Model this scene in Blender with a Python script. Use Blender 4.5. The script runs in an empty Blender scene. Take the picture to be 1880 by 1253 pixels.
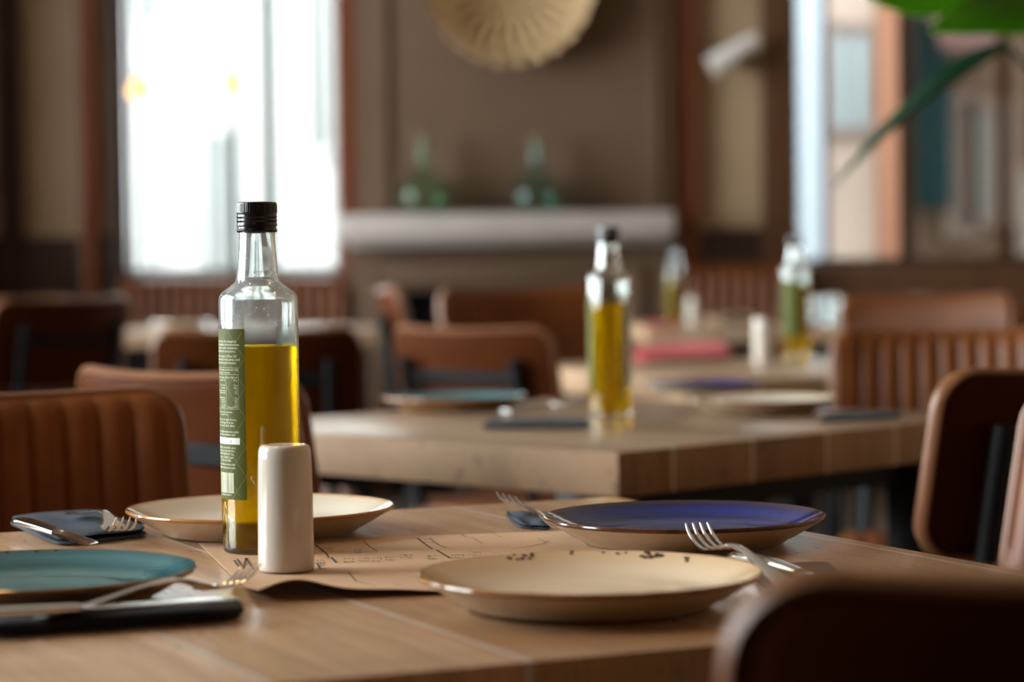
import bpy, bmesh, math, random
from mathutils import Vector, Matrix
random.seed(7)
PI = math.pi
sc = bpy.context.scene
COL = sc.collection

# ------------------------------------------------------------------ camera
W, H = 1880, 1253
FPX = 85.0 / 36.0 * W
CAM_Z = 0.987
TAB = 0.75
PITCH = math.atan(146.0 / FPX)
cam_data = bpy.data.cameras.new('camera')
cam = bpy.data.objects.new('camera', cam_data)
COL.objects.link(cam)
cam_data.lens = 85.0
cam_data.sensor_width = 36.0
cam_data.clip_start = 0.05
CM = Matrix.Translation((0, 0, CAM_Z)) @ Matrix.Rotation(PI / 2 - PITCH, 4, 'X') @ Matrix.Rotation(-0.012, 4, 'Z')
cam.matrix_world = CM
cam_data.dof.use_dof = True
cam_data.dof.focus_distance = 1.97
cam_data.dof.aperture_fstop = 4.1
cam_data.dof.aperture_blades = 0
sc.camera = cam

# ------------------------------------------------------------------ sky, daylight, exposure
world = bpy.data.worlds.new('sky')
sc.world = world
world.use_nodes = True
bg = world.node_tree.nodes['Background']
bg.inputs['Color'].default_value = (0.93, 0.97, 1.0, 1)
bg.inputs['Strength'].default_value = 15.0
sc.view_settings.view_transform = 'Standard'
sc.view_settings.look = 'None'
sc.view_settings.gamma = 1.0
sc.view_settings.use_curve_mapping = False
sc.view_settings.exposure = 0.95
sc.cycles.sample_clamp_indirect = 40.0
sc.cycles.max_bounces = 14
sc.cycles.transmission_bounces = 14
sc.cycles.transparent_max_bounces = 12

ROOM = dict(x0=-3.1, x1=3.4, y0=-2.6, y1=10.5, z1=3.3)
SIDE_WINDOWS = [(1.3, 2.9), (3.4, 5.2), (5.6, 7.4), (7.8, 9.6)]
BACK_WINDOWS = [(-1.655, -0.752), (1.23, 2.75)]
SILL, HEAD = 0.955, 2.95
SIDE_SILL = 0.80

def portal(name, loc, rot, sx, sy):
    l = bpy.data.lights.new(name, 'AREA')
    l.shape = 'RECTANGLE'; l.size = sx; l.size_y = sy
    l.cycles.is_portal = True
    o = bpy.data.objects.new(name, l); COL.objects.link(o)
    o.location = loc; o.rotation_euler = rot
for a, b in SIDE_WINDOWS:
    portal('daylight_portal', (ROOM['x0'] - 0.02, (a + b) / 2, (SIDE_SILL + HEAD) / 2), (0, -PI / 2, 0), HEAD - SIDE_SILL, b - a)
for a, b in BACK_WINDOWS:
    portal('daylight_portal', ((a + b) / 2, ROOM['y1'] + 0.02, (SILL + HEAD) / 2), (-PI / 2, 0, 0), b - a, HEAD - SILL)

# ------------------------------------------------------------------ pixel -> place helpers
def ray(px, py):
    d = Vector(((px - W / 2) / FPX, -(py - H / 2) / FPX, -1.0))
    return CM.translation, (CM.to_3x3() @ d)
def at(px, py, Y):
    o, d = ray(px, py)
    return o + d * ((Y - o.y) / d.y)
def on(px, py, z=TAB):
    o, d = ray(px, py)
    return o + d * ((z - o.z) / d.z)

# ------------------------------------------------------------------ materials
def mat(name, col=(.5, .5, .5), rough=.5, metal=0.0, spec=.5, coat=0.0, coat_rough=.1, trans=0.0, ior=1.45, emit=None, estr=0.0):
    m = bpy.data.materials.new(name); m.use_nodes = True
    b = m.node_tree.nodes['Principled BSDF']
    b.inputs['Base Color'].default_value = (*col, 1)
    b.inputs['Roughness'].default_value = rough
    b.inputs['Metallic'].default_value = metal
    b.inputs['Specular IOR Level'].default_value = spec
    b.inputs['Coat Weight'].default_value = coat
    b.inputs['Coat Roughness'].default_value = coat_rough
    b.inputs['Transmission Weight'].default_value = trans
    b.inputs['IOR'].default_value = ior
    if emit:
        b.inputs['Emission Color'].default_value = (*emit, 1)
        b.inputs['Emission Strength'].default_value = estr
    return m
class N:
    """tiny node-graph helper"""
    def __init__(s, m):
        s.t = m.node_tree; s.n = s.t.nodes; s.b = s.n['Principled BSDF']
    def new(s, kind, **kw):
        n = s.n.new(kind)
        for k, v in kw.items(): setattr(n, k, v)
        return n
    def link(s, a, b): s.t.links.new(a, b)
    def val(s, x, inp):
        if isinstance(x, (int, float)): inp.default_value = x
        else: s.link(x, inp)
    def math(s, op, a, b=0.0, c=0.0):
        n = s.new('ShaderNodeMath', operation=op)
        for i, x in enumerate((a, b, c)): s.val(x, n.inputs[i])
        return n.outputs[0]
    def coords(s, out='Object'):
        return s.new('ShaderNodeTexCoord').outputs[out]
    def scaled(s, v, sx, sy, sz):
        n = s.new('ShaderNodeMapping'); n.inputs['Scale'].default_value = (sx, sy, sz)
        s.link(v, n.inputs['Vector']); return n.outputs[0]
    def sep(s, v):
        n = s.new('ShaderNodeSeparateXYZ'); s.link(v, n.inputs[0]); return n.outputs
    def comb(s, x, y, z):
        n = s.new('ShaderNodeCombineXYZ')
        for i, q in enumerate((x, y, z)): s.val(q, n.inputs[i])
        return n.outputs[0]
    def noise(s, v, scale, detail=3, rough=.55):
        n = s.new('ShaderNodeTexNoise'); n.inputs['Scale'].default_value = scale
        n.inputs['Detail'].default_value = detail; n.inputs['Roughness'].default_value = rough
        s.link(v, n.inputs['Vector']); return n.outputs[0]
    def white(s, v):
        n = s.new('ShaderNodeTexWhiteNoise', noise_dimensions='3D'); s.link(v, n.inputs['Vector']); return n.outputs['Value']
    def ramp(s, f, stops, interp='LINEAR'):
        n = s.new('ShaderNodeValToRGB'); n.color_ramp.interpolation = interp
        e = n.color_ramp.elements
        while len(e) < len(stops): e.new(0.5)
        for k, (p, c) in enumerate(stops):
            e[k].position = p; e[k].color = (*c, 1) if len(c) == 3 else c
        s.link(f, n.inputs[0]); return n.outputs[0]
    def mix(s, f, a, b, blend='MIX'):
        n = s.new('ShaderNodeMix', data_type='RGBA', blend_type=blend)
        s.val(f, n.inputs['Factor'])
        for x, i in ((a, 6), (b, 7)):
            if isinstance(x, tuple): n.inputs[i].default_value = (*x, 1)
            else: s.link(x, n.inputs[i])
        return n.outputs[2]
    def bump(s, h, strength, dist=.002):
        n = s.new('ShaderNodeBump'); n.inputs['Strength'].default_value = strength; n.inputs['Distance'].default_value = dist
        s.link(h, n.inputs['Height']); s.link(n.outputs[0], s.b.inputs['Normal'])
def noisy(name, c1, c2, rough=.5, scale=8, sx=1, sy=1, sz=1, bump=0, **kw):
    m = mat(name, c1, rough, **kw); g = N(m)
    v = g.scaled(g.coords(), sx, sy, sz)
    f = g.noise(v, scale, 4)
    g.link(g.ramp(f, [(.3, c1), (.7, c2)]), g.b.inputs['Base Color'])
    if bump: g.bump(f, bump)
    return m

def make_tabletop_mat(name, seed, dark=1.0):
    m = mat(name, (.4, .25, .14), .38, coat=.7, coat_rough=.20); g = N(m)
    co = g.coords(); x, y, z = g.sep(co)
    pw = .162
    u = g.math('ADD', g.math('DIVIDE', x, pw), 40.5 + seed * .37)
    cell = g.math('FLOOR', u)
    fr = g.math('SUBTRACT', u, cell)
    rnd = g.white(g.comb(cell, seed, 1.3))
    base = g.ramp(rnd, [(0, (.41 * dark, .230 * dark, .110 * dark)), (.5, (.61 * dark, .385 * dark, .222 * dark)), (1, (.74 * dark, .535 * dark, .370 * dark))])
    gv = g.comb(g.math('ADD', g.math('MULTIPLY', x, 55), g.math('MULTIPLY', rnd, 90)), g.math('MULTIPLY', y, 3.5), g.math('MULTIPLY', z, 6))
    grain = g.noise(gv, 1.0, 5, .6)
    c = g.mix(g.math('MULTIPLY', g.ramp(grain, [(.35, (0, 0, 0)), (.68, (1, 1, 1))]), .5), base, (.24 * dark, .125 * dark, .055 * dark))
    blot = g.noise(g.scaled(co, 3, 5, 1), 2.0, 3)
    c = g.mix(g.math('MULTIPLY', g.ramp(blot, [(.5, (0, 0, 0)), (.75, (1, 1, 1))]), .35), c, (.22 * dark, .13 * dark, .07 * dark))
    fl = g.noise(g.comb(g.math('MULTIPLY', x, 260), g.math('MULTIPLY', y, 42), g.math('MULTIPLY', z, 40)), 1.0, 2)
    fm = g.math('MULTIPLY', g.ramp(fl, [(.62, (0, 0, 0)), (.67, (1, 1, 1))]), g.ramp(g.noise(co, 5.0, 2), [(.38, (0, 0, 0)), (.58, (1, 1, 1))]))
    c = g.mix(g.math('MULTIPLY', fm, .8), c, (.07, .04, .022))
    edge = g.math('MINIMUM', fr, g.math('SUBTRACT', 1.0, fr))
    gap = g.math('LESS_THAN', edge, .014)
    c = g.mix(g.math('MULTIPLY', gap, .8), c, (.66, .62, .58))  # pale joint colour stands in for the groove edges reflecting light
    g.link(c, g.b.inputs['Base Color'])
    nz = g.sep(g.coords('Normal'))[2]
    topf = g.math('GREATER_THAN', nz, .6)
    g.link(g.math('MULTIPLY', topf, .7), g.b.inputs['Coat Weight'])
    g.link(g.math('ADD', g.math('MULTIPLY', g.ramp(grain, [(.3, (.34, .34, .34)), (.7, (.52, .52, .52))]), topf), g.math('MULTIPLY', g.math('SUBTRACT', 1.0, topf), .75)), g.b.inputs['Roughness'])
    h = g.math('SUBTRACT', g.math('MULTIPLY', grain, .5), g.math('MULTIPLY', gap, .9))
    g.bump(h, .35, .0012)
    return m
M = {}
M['black'] = mat('black_metal', (.010, .010, .011), .5, spec=.15)
M['steel'] = mat('polished_steel', (.78, .77, .76), .13, 1.0)
M['steel_dull'] = mat('brushed_steel', (.5, .5, .5), .28, 1.0)
M['porcelain'] = mat('white_glazed_china', (.60, .53, .46), .07, spec=.5)
M['cap'] = mat('black_cap_plastic', (.008, .008, .010), .22, spec=.6)
M['navy'] = noisy('navy_napkin_cloth', (.020, .030, .048), (.036, .050, .072), .85, 60, bump=.3)
M['dark_cloth'] = noisy('charcoal_napkin_cloth', (.007, .005, .008), (.013, .010, .014), .85, 60, bump=.3)
M['red_cloth'] = noisy('red_napkin_cloth', (.40, .035, .04), (.5, .06, .06), .8, 40)
M['redwood'] = noisy('reddish_wood_trim', (.17, .048, .018), (.13, .036, .014), .38, 3, sx=8, sy=8, sz=.6)
M['darkwood'] = noisy('dark_wood_trim', (.040, .017, .010), (.026, .011, .007), .4, 3, sx=8, sy=8, sz=.6)
M['brownwood'] = noisy('brown_wood_trim', (.10, .042, .018), (.075, .030, .013), .4, 3, sx=8, sy=8, sz=.6)
M['beige'] = noisy('beige_wall_fabric', (.41, .285, .175), (.36, .25, .15), .85, 2.5)
M['breast'] = noisy('taupe_plaster', (.135, .080, .049), (.120, .070, .042), .75, 2)
M['mantel'] = noisy('pale_stone_mantel', (.50, .44, .41), (.43, .38, .35), .35, 5)
M['near_black'] = mat('near_black_matt', (.010, .011, .014), .9)  # plain near-black tone, for the firebox and the shaker discs
M['ceil'] = mat('ceiling_paint', (.30, .25, .20), .9)
M['plain'] = noisy('tan_plaster', (.30, .19, .11), (.27, .17, .095), .85, 2)
M['frame'] = mat('dark_window_frame', (.045, .03, .022), .4)
M['gframe'] = mat('grey_green_window_bar', (.10, .125, .105), .45)
def leather(name, c1, c2, rough=.42, spec=.3):
    m = noisy(name, c1, c2, rough, 6, spec=spec)
    g = N(m)
    g.bump(g.noise(g.coords(), 260, 2), .08, .001)
    return m
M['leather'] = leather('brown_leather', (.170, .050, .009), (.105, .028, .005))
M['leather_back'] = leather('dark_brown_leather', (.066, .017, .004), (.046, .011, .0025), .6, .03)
M['leather_tan'] = leather('tan_leather', (.34, .185, .095), (.27, .14, .07))
M['piping'] = leather('lighter_leather_edge', (.19, .080, .036), (.14, .055, .025), .34)  # edge tone a little lighter than the pad and back leathers
m = mat('grey_brown_floor', (.1, .07, .05), .3); g = N(m)
co = g.coords(); x, y, z = g.sep(co)
cell = g.math('FLOOR', g.math('MULTIPLY', x, 7)); r_ = g.white(g.comb(cell, g.math('FLOOR', g.math('ADD', g.math('MULTIPLY', y, .8), cell)), 2))
g.link(g.mix(g.math('MULTIPLY', g.noise(g.scaled(co, 40, 3, 1), 1), .4), g.ramp(r_, [(0, (.075, .055, .042)), (1, (.14, .105, .08))]), (.05, .035, .026)), g.b.inputs['Base Color'])
M['floor'] = m

def glass_mat(name, col, ior=1.5, rough=0.0):
    m = bpy.data.materials.new(name); m.use_nodes = True
    t = m.node_tree; t.nodes.remove(t.nodes['Principled BSDF'])
    gb = t.nodes.new('ShaderNodeBsdfGlass'); gb.inputs['Color'].default_value = (*col, 1)
    gb.inputs['IOR'].default_value = ior; gb.inputs['Roughness'].default_value = rough
    t.links.new(gb.outputs[0], t.nodes['Material Output'].inputs['Surface'])
    return m
M['glass'] = glass_mat('clear_bottle_glass', (.965, .985, .975))
def oil_mat():
    m = glass_mat('golden_olive_oil', (.95, .70, .008), 1.47, .22); t = m.node_tree
    gb = [n for n in t.nodes if n.type == 'BSDF_GLASS'][0]
    tl = t.nodes.new('ShaderNodeBsdfTranslucent'); tl.inputs[0].default_value = (.88, .56, .0, 1)
    mx = t.nodes.new('ShaderNodeMixShader'); mx.inputs[0].default_value = .25
    t.links.new(gb.outputs[0], mx.inputs[1]); t.links.new(tl.outputs[0], mx.inputs[2])
    t.links.new(mx.outputs[0], t.nodes['Material Output'].inputs['Surface'])
    return m
M['oil'] = oil_mat()
def foggy_glass():
    m = glass_mat('clear_bottle_glass_misted', (.965, .985, .975)); t = m.node_tree; n = t.nodes
    gb = [q for q in n if q.type == 'BSDF_GLASS'][0]
    tc = n.new('ShaderNodeTexCoord'); sp_ = n.new('ShaderNodeSeparateXYZ'); t.links.new(tc.outputs['Object'], sp_.inputs[0])
    mr = n.new('ShaderNodeMapRange'); mr.inputs[1].default_value = .168; mr.inputs[2].default_value = .176; mr.inputs[3].default_value = 0; mr.inputs[4].default_value = .22; t.links.new(sp_.outputs[2], mr.inputs[0])
    nz = n.new('ShaderNodeTexNoise'); nz.inputs['Scale'].default_value = 90; t.links.new(tc.outputs['Object'], nz.inputs['Vector'])
    mu = n.new('ShaderNodeMath'); mu.operation = 'MULTIPLY'; t.links.new(mr.outputs[0], mu.inputs[0]); t.links.new(nz.outputs[0], mu.inputs[1])
    tl = n.new('ShaderNodeBsdfTranslucent'); tl.inputs[0].default_value = (.85, .9, .95, 1)
    df = n.new('ShaderNodeBsdfDiffuse'); df.inputs[0].default_value = (.85, .9, .95, 1)
    m1 = n.new('ShaderNodeMixShader'); t.links.new(tl.outputs[0], m1.inputs[1]); t.links.new(df.outputs[0], m1.inputs[2])
    mx = n.new('ShaderNodeMixShader'); t.links.new(mu.outputs[0], mx.inputs[0]); t.links.new(gb.outputs[0], mx.inputs[1]); t.links.new(m1.outputs[0], mx.inputs[2])
    t.links.new(mx.outputs[0], n['Material Output'].inputs['Surface'])
    return m
M['misted'] = foggy_glass()
M['green_glass'] = glass_mat('green_glass', (.84, .94, .86), 1.35)
M['water_drop'] = glass_mat('water_droplets', (1, 1, 1), 1.33)
def pane_mat():
    m = bpy.data.materials.new('window_pane_glass'); m.use_nodes = True
    t = m.node_tree; t.nodes.remove(t.nodes['Principled BSDF'])
    tr = t.nodes.new('ShaderNodeBsdfTransparent'); tr.inputs[0].default_value = (.95, .97, .96, 1)
    gl = t.nodes.new('ShaderNodeBsdfGlossy'); gl.inputs['Roughness'].default_value = .02
    fr = t.nodes.new('ShaderNodeFresnel'); fr.inputs[0].default_value = 1.45
    mx = t.nodes.new('ShaderNodeMixShader')
    t.links.new(fr.outputs[0], mx.inputs[0]); t.links.new(tr.outputs[0], mx.inputs[1]); t.links.new(gl.outputs[0], mx.inputs[2])
    t.links.new(mx.outputs[0], t.nodes['Material Output'].inputs['Surface'])
    return m
M['pane'] = pane_mat()

# ------------------------------------------------------------------ mesh helpers
def obj(name, bm, m, parent=None, smooth=True, loc=None, rotz=None):
    me = bpy.data.meshes.new(name)
    bmesh.ops.recalc_face_normals(bm, faces=bm.faces[:])
    bm.to_mesh(me); bm.free()
    if smooth:
        me.polygons.foreach_set('use_smooth', [True] * len(me.polygons))
        me.set_sharp_from_angle(angle=math.radians(38))
    ms = m if isinstance(m, (list, tuple)) else [m]
    for q in ms: me.materials.append(M[q] if isinstance(q, str) else q)
    o = bpy.data.objects.new(name, me); COL.objects.link(o)
    if parent: o.parent = parent
    if loc is not None: o.location = loc
    if rotz is not None: o.rotation_euler = (0, 0, rotz)
    return o
def tag(o, label=None, cat=None, group=None, kind=None):
    if label: o['label'] = label
    if cat: o['category'] = cat
    if group: o['group'] = group
    if kind: o['kind'] = kind
    return o
def struct(name, bm, m, **kw):
    return tag(obj(name, bm, m, **kw), kind='structure')
def thing(name, label, cat, loc=(0, 0, 0), rotz=0.0, group=None):
    o = bpy.data.objects.new(name, None); COL.objects.link(o)
    o.location = loc; o.rotation_euler = (0, 0, rotz); o.empty_display_size = .05
    return tag(o, label, cat, group)
def dup(root, loc, rotz, label, group=None, scale=None):
    r = root.copy(); COL.objects.link(r); r.location = loc; r.rotation_euler = (0, 0, rotz); r['label'] = label
    if scale: r.scale = scale
    if group: r['group'] = group
    for ch in list(root.children):
        c = ch.copy(); COL.objects.link(c); c.parent = r
        for gch in list(ch.children):
            d = gch.copy(); COL.objects.link(d); d.parent = c
    return r
def box(bm, x0, x1, y0, y1, z0, z1, bev=0.0, seg=2):
    b = bmesh.new()
    bmesh.ops.create_cube(b, size=1)
    for v in b.verts:
        v.co = Vector((x0 + (v.co.x + .5) * (x1 - x0), y0 + (v.co.y + .5) * (y1 - y0), z0 + (v.co.z + .5) * (z1 - z0)))
    if bev: bmesh.ops.bevel(b, geom=b.edges[:], offset=bev, segments=seg, profile=.5, affect='EDGES')
    merge(bm, b)
def merge(bm, b, mw=None):
    vm = {}
    for v in b.verts: vm[v] = bm.verts.new(mw @ v.co if mw else v.co)
    for f in b.faces:
        nf = bm.faces.new([vm[v] for v in f.verts]); nf.material_index = f.material_index
    b.free()
def lathe(bm, prof, seg=64, close=False, rfun=None):
    rings = []
    for r, z in prof:
        if r < 1e-6: rings.append([bm.verts.new((0, 0, z))])
        else:
            rings.append([bm.verts.new(((rfun(r, z, 2 * PI * k / seg) if rfun else r) * math.cos(2 * PI * k / seg), (rfun(r, z, 2 * PI * k / seg) if rfun else r) * math.sin(2 * PI * k / seg), z)) for k in range(seg)])
    n = len(rings)
    for i in range(n if close else n - 1):
        a, b = rings[i], rings[(i + 1) % n]
        for k in range(seg):
            k2 = (k + 1) % seg
            if len(a) == 1 and len(b) == 1: continue
            if len(a) == 1: bm.faces.new((a[0], b[k], b[k2]))
            elif len(b) == 1: bm.faces.new((a[k], b[0], a[k2]))
            else: bm.faces.new((a[k], b[k], b[k2], a[k2]))
def sweep(bm, pts, sizes, seg=10, up=Vector((0, 0, 1)), cap=True, power=2.0):
    """superelliptic section swept along pts; sizes = (half width, half height) or radius per point"""
    pts = [Vector(p) for p in pts]; rings = []
    for i, p in enumerate(pts):
        t = (pts[min(i + 1, len(pts) - 1)] - pts[max(i - 1, 0)]).normalized()
        s = t.cross(up)
        if s.length < 1e-4: s = t.cross(Vector((0, 1, 0)))
        s.normalize(); u = s.cross(t).normalized()
        sz = sizes[i] if isinstance(sizes, list) else sizes
        w, h = sz if isinstance(sz, tuple) else (sz, sz)
        ring = []
        for k in range(seg):
            a = 2 * PI * k / seg; c, d = math.cos(a), math.sin(a)
            e = 2.0 / power
            ring.append(bm.verts.new(p + s * (w * math.copysign(abs(c) ** e, c)) + u * (h * math.copysign(abs(d) ** e, d))))
        rings.append(ring)
    for a, b in zip(rings, rings[1:]):
        for k in range(seg): bm.faces.new((a[k], a[(k + 1) % seg], b[(k + 1) % seg], b[k]))
    if cap:
        bm.faces.new(rings[0][::-1]); bm.faces.new(rings[-1])
def smooth_path(pts, n=6):
    pts = [Vector(p) for p in pts]; out = []
    for i in range(len(pts) - 1):
        p0 = pts[max(i - 1, 0)]; p1 = pts[i]; p2 = pts[i + 1]; p3 = pts[min(i + 2, len(pts) - 1)]
        for k in range(n):
            t = k / n
            out.append(.5 * ((2 * p1) + (p2 - p0) * t + (2 * p0 - 5 * p1 + 4 * p2 - p3) * t * t + (3 * p1 - p0 - 3 * p2 + p3) * t ** 3))
    out.append(pts[-1]); return out
def lerp_list(vals, n):
    out = []
    for a, b in zip(vals, vals[1:]):
        for k in range(n):
            t = k / n
            out.append(tuple(p + (q - p) * t for p, q in zip(a, b)))
    out.append(vals[-1]); return out
def MB(): return bmesh.new()

# ------------------------------------------------------------------ room shell
R = ROOM
def wall_with_holes(name, axis, p0, p1, u0, u1, z1, holes, m):
    bm = MB(); us = sorted(set([u0, u1] + [h for q in holes for h in q]))
    for a, b in zip(us, us[1:]):
        hole = any(abs(a - q[0]) < 1e-6 for q in holes)
        for z0_, z1_ in ([(0, SILL if axis == 'y' else SIDE_SILL), (HEAD, z1)] if hole else [(0, z1)]):
            if axis == 'y': box(bm, a, b, p0, p1, z0_, z1_)
            else: box(bm, p0, p1, a, b, z0_, z1_)
    return struct(name, bm, m, smooth=False)
bm = MB(); box(bm, R['x0'] - .3, R['x1'] + .3, R['y0'] - .3, R['y1'] + .3, -.1, 0); struct('floor', bm, 'floor', smooth=False)
bm = MB(); box(bm, R['x0'] - .3, R['x1'] + .3, R['y0'] - .3, R['y1'] + .3, R['z1'], R['z1'] + .1); struct('ceiling', bm, 'ceil', smooth=False)
wall_with_holes('wall_back', 'y', R['y1'], R['y1'] + .22, R['x0'] - .3, R['x1'] + .3, R['z1'], BACK_WINDOWS, 'beige')
wall_with_holes('wall_left', 'x', R['x0'] - .22, R['x0'], R['y0'], R['y1'], R['z1'], SIDE_WINDOWS, 'plain')
bm = MB(); box(bm, R['x1'], R['x1'] + .22, R['y0'], R['y1'], 0, R['z1']); struct('wall_right', bm, 'plain', smooth=False)
bm = MB(); box(bm, R['x0'] - .3, R['x1'] + .3, R['y0'] - .22, R['y0'], 0, R['z1']); struct('wall_front', bm, 'plain', smooth=False)

YB = R['y1']
def px2x(px, Y=YB): return at(px, 480, Y).x
def py2z(py, px=940, Y=YB): return at(px, py, Y).z
tn = [0]
def trim(x0, x1, z0, z1, d, m, bev=.008):
    tn[0] += 1
    bm = MB(); box(bm, x0, x1, YB - d, YB, z0, z1, bev, 2)
    struct('trim_%d' % tn[0], bm, m)
zt = R['z1']
# posts on the panelled wall, left to right
trim(px2x(-120), px2x(-40), 0, zt, .05, 'darkwood')
trim(px2x(8), px2x(48), 0, zt, .05, 'darkwood')
trim(px2x(150), px2x(186), 0, zt, .055, 'redwood')
trim(px2x(214), px2x(240), 0, zt, .07, 'darkwood')
trim(px2x(622), px2x(660), 0, zt, .06, 'redwood')
trim(px2x(1233), px2x(1284), 0, zt, .06, 'redwood')
trim(px2x(1398), px2x(1458), 0, zt, .06, 'brownwood')
ZW = py2z(425)
trim(px2x(-400), px2x(240), 0, ZW, .03, 'darkwood')
trim(px2x(240), px2x(622), 0, SILL - .0, .035, 'darkwood')
trim(px2x(1284), px2x(1398), 0, ZW, .03, 'darkwood')
trim(px2x(1458), R['x1'], 0, SILL, .03, 'brownwood')

def window(n, axis, a, b, bars, frame_m, bar_m, fw=.035):
    t = bpy.data.objects.new('window_%d' % n, None); COL.objects.link(t); tag(t, kind='structure')
    bm = MB()
    SILL = globals()['SILL'] if axis == 'y' else SIDE_SILL
    def bx(b_, u0, u1, z0, z1, d0, d1):
        if axis == 'y': box(b_, u0, u1, YB + d0, YB + d1, z0, z1, .004, 1)
        else: box(b_, R['x0'] - d1, R['x0'] - d0, u0, u1, z0, z1, .004, 1)
    bx(bm, a, a + fw, SILL, HEAD, .08, .15); bx(bm, b - fw, b, SILL, HEAD, .08, .15)
    bx(bm, a + fw, b - fw, SILL, SILL + fw, .08, .15); bx(bm, a + fw, b - fw, HEAD - fw, HEAD, .08, .15)
    obj('window_frame', bm, frame_m, t)
    for kind, p, w in bars:
        bm = MB()
        if kind == 'v': bx(bm, p - w / 2, p + w / 2, SILL + fw, HEAD - fw, .09, .14)
        else: bx(bm, a + fw, b - fw, p - w / 2, p + w / 2, .095, .135)
        obj('glazing_bar', bm, bar_m, t)
    bm = MB(); bx(bm, a + fw * .5, b - fw * .5, SILL + fw * .5, HEAD - fw * .5, .112, .118)
    obj('window_pane', bm, 'pane', t, smooth=False)
YG = YB + .115
window(1, 'y', *BACK_WINDOWS[0], [('v', at(430, 300, YG).x, .035), ('v', at(496, 300, YG).x, .06), ('h', 2.45, .03)], 'gframe', 'gframe', .018)
window(2, 'y', *BACK_WINDOWS[1], [('v', at(1516, 300, YG).x, .02), ('v', at(1656, 300, YG).x, .03), ('v', at(1842, 300, YG).x, .05), ('v', 2.45, .05)], 'darkwood', mat('dark_matt_glazing_bar', (.05, .022, .012), .9, spec=0), .03)
for k, (a, b) in enumerate(SIDE_WINDOWS):
    window(3 + k, 'x', a, b, [('v', (a + b) / 2, .05), ('h', 2.3, .04)], 'frame', 'frame', .05)

# ------------------------------------------------------------------ outside the windows
bm = MB(); box(bm, -14, 16, YB + .6, 40, -.3, -.12)
struct('ground', bm, noisy('grey_paving', (.12, .115, .11), (.10, .095, .09), .9, 3), smooth=False)
def facade(name, label, x0, x1, y0, y1, h, wall_c, wins, win_c, trimc=(.6, .57, .52)):
    t = thing(name, label, 'building', ((x0 + x1) / 2, y0, -.12))
    cx = (x0 + x1) / 2
    mw = noisy('facade_render', wall_c, tuple(c * .93 for c in wall_c), .9, 1.5, spec=0)
    bm = MB(); box(bm, x0 - cx, x1 - cx, 0, y1 - y0, 0, h); obj('wall', bm, mw, t, smooth=False)
    bm = MB(); box(bm, x0 - cx - .005, x1 - cx + .005, -.1, y1 - y0, h, h + .18, .02); obj('cornice', bm, mat('facade_cornice', trimc, .9, spec=0), t)
    mwin = mat('facade_window_glass', win_c, .3, spec=0); mfr = mat('facade_window_surround', trimc, .9, spec=0)
    for (a, b, z0, z1) in wins:
        bm = MB()
        for q in ((a - .07, a, z0 - .07, z1 + .07), (b, b + .07, z0 - .07, z1 + .07), (a, b, z0 - .07, z0), (a, b, z1, z1 + .07), ((a + b) / 2 - .02, (a + b) / 2 + .02, z0, z1)):
            box(bm, q[0] - cx, q[1] - cx, -.05, .02, q[2] + .12, q[3] + .12, .006, 1)
        w = obj('window', bm, mfr, t)
        bm = MB(); box(bm, a - cx, b - cx, -.02, .01, z0 + .12, z1 + .12); obj('pane', bm, mwin, w, smooth=False)
    return t
YA = 19.0
def ax(px): return at(px, 480, YA).x
fa = facade('pale_building', 'pale cream street building seen blown out through the tall left window', ax(120), ax(640), YA, YA + 3, 7.5,
            (.17, .17, .165), [(ax(247), ax(278), 0.1, 2.05), (ax(380), ax(425), .6, 2.0), (ax(575), ax(608), 1.9, 4.2), (ax(245), ax(300), 2.9, 4.2)], (.055, .062, .062), (.14, .14, .135))
YC = 15.0
def cx_(px): return at(px, 300, YC).x
facade('white_building', 'narrow white building seen through the left strip of the right window', at(1330, 480, 14.4).x, at(1512, 480, 14.4).x, 14.4, 17.4, 7.5, (.10, .115, .13), [], (.1,.1,.1), (.08,.09,.1))
facade('peach_building', 'peach street building with a pale blue window beyond the right window', cx_(1515), cx_(1652), YC, YC + 3, 7, (.185, .145, .120),
       [(cx_(1536), cx_(1590), py2z(232, 1560, YC), py2z(62, 1560, YC))], (.15, .19, .205), (.10, .08, .07))
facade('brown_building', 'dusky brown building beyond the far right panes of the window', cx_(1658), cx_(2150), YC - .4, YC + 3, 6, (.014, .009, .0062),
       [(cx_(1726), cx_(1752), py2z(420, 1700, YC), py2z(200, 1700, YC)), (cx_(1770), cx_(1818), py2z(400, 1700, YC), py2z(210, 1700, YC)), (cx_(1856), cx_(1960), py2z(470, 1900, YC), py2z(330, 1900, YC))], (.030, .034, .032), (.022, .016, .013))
bm = MB(); a_, b_ = at(1618, 480, 14.0).x, at(1652, 480, 14.0).x; box(bm, 0, b_ - a_, 0, .2, 0, 6.5, .01); box(bm, -.03, b_ - a_ + .03, -.03, .23, 0, .3, .01)
tag(obj('street_pillar', bm, mat('terracotta_render', (.062, .030, .019), .9, spec=0), None, loc=(a_, 14.0, -.12)), 'terracotta coloured pillar outside, right of the peach building', 'pillar')
bm = MB()
a_, b_ = cx_(1657), cx_(1718)
box(bm, 0, b_ - a_, -.06, 0, 0, py2z(40, 1690, YC) - py2z(385, 1690, YC), .01)
for k in range(22): box(bm, .03, b_ - a_ - .03, -.075, -.05, .03 + k * .052, .065 + k * .052, .004, 1)
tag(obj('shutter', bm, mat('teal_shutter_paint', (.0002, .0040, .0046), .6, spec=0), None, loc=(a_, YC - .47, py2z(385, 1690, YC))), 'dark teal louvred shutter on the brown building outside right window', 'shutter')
bm = MB()
a_, b_ = cx_(1672), cx_(1775)
n = 12
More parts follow.
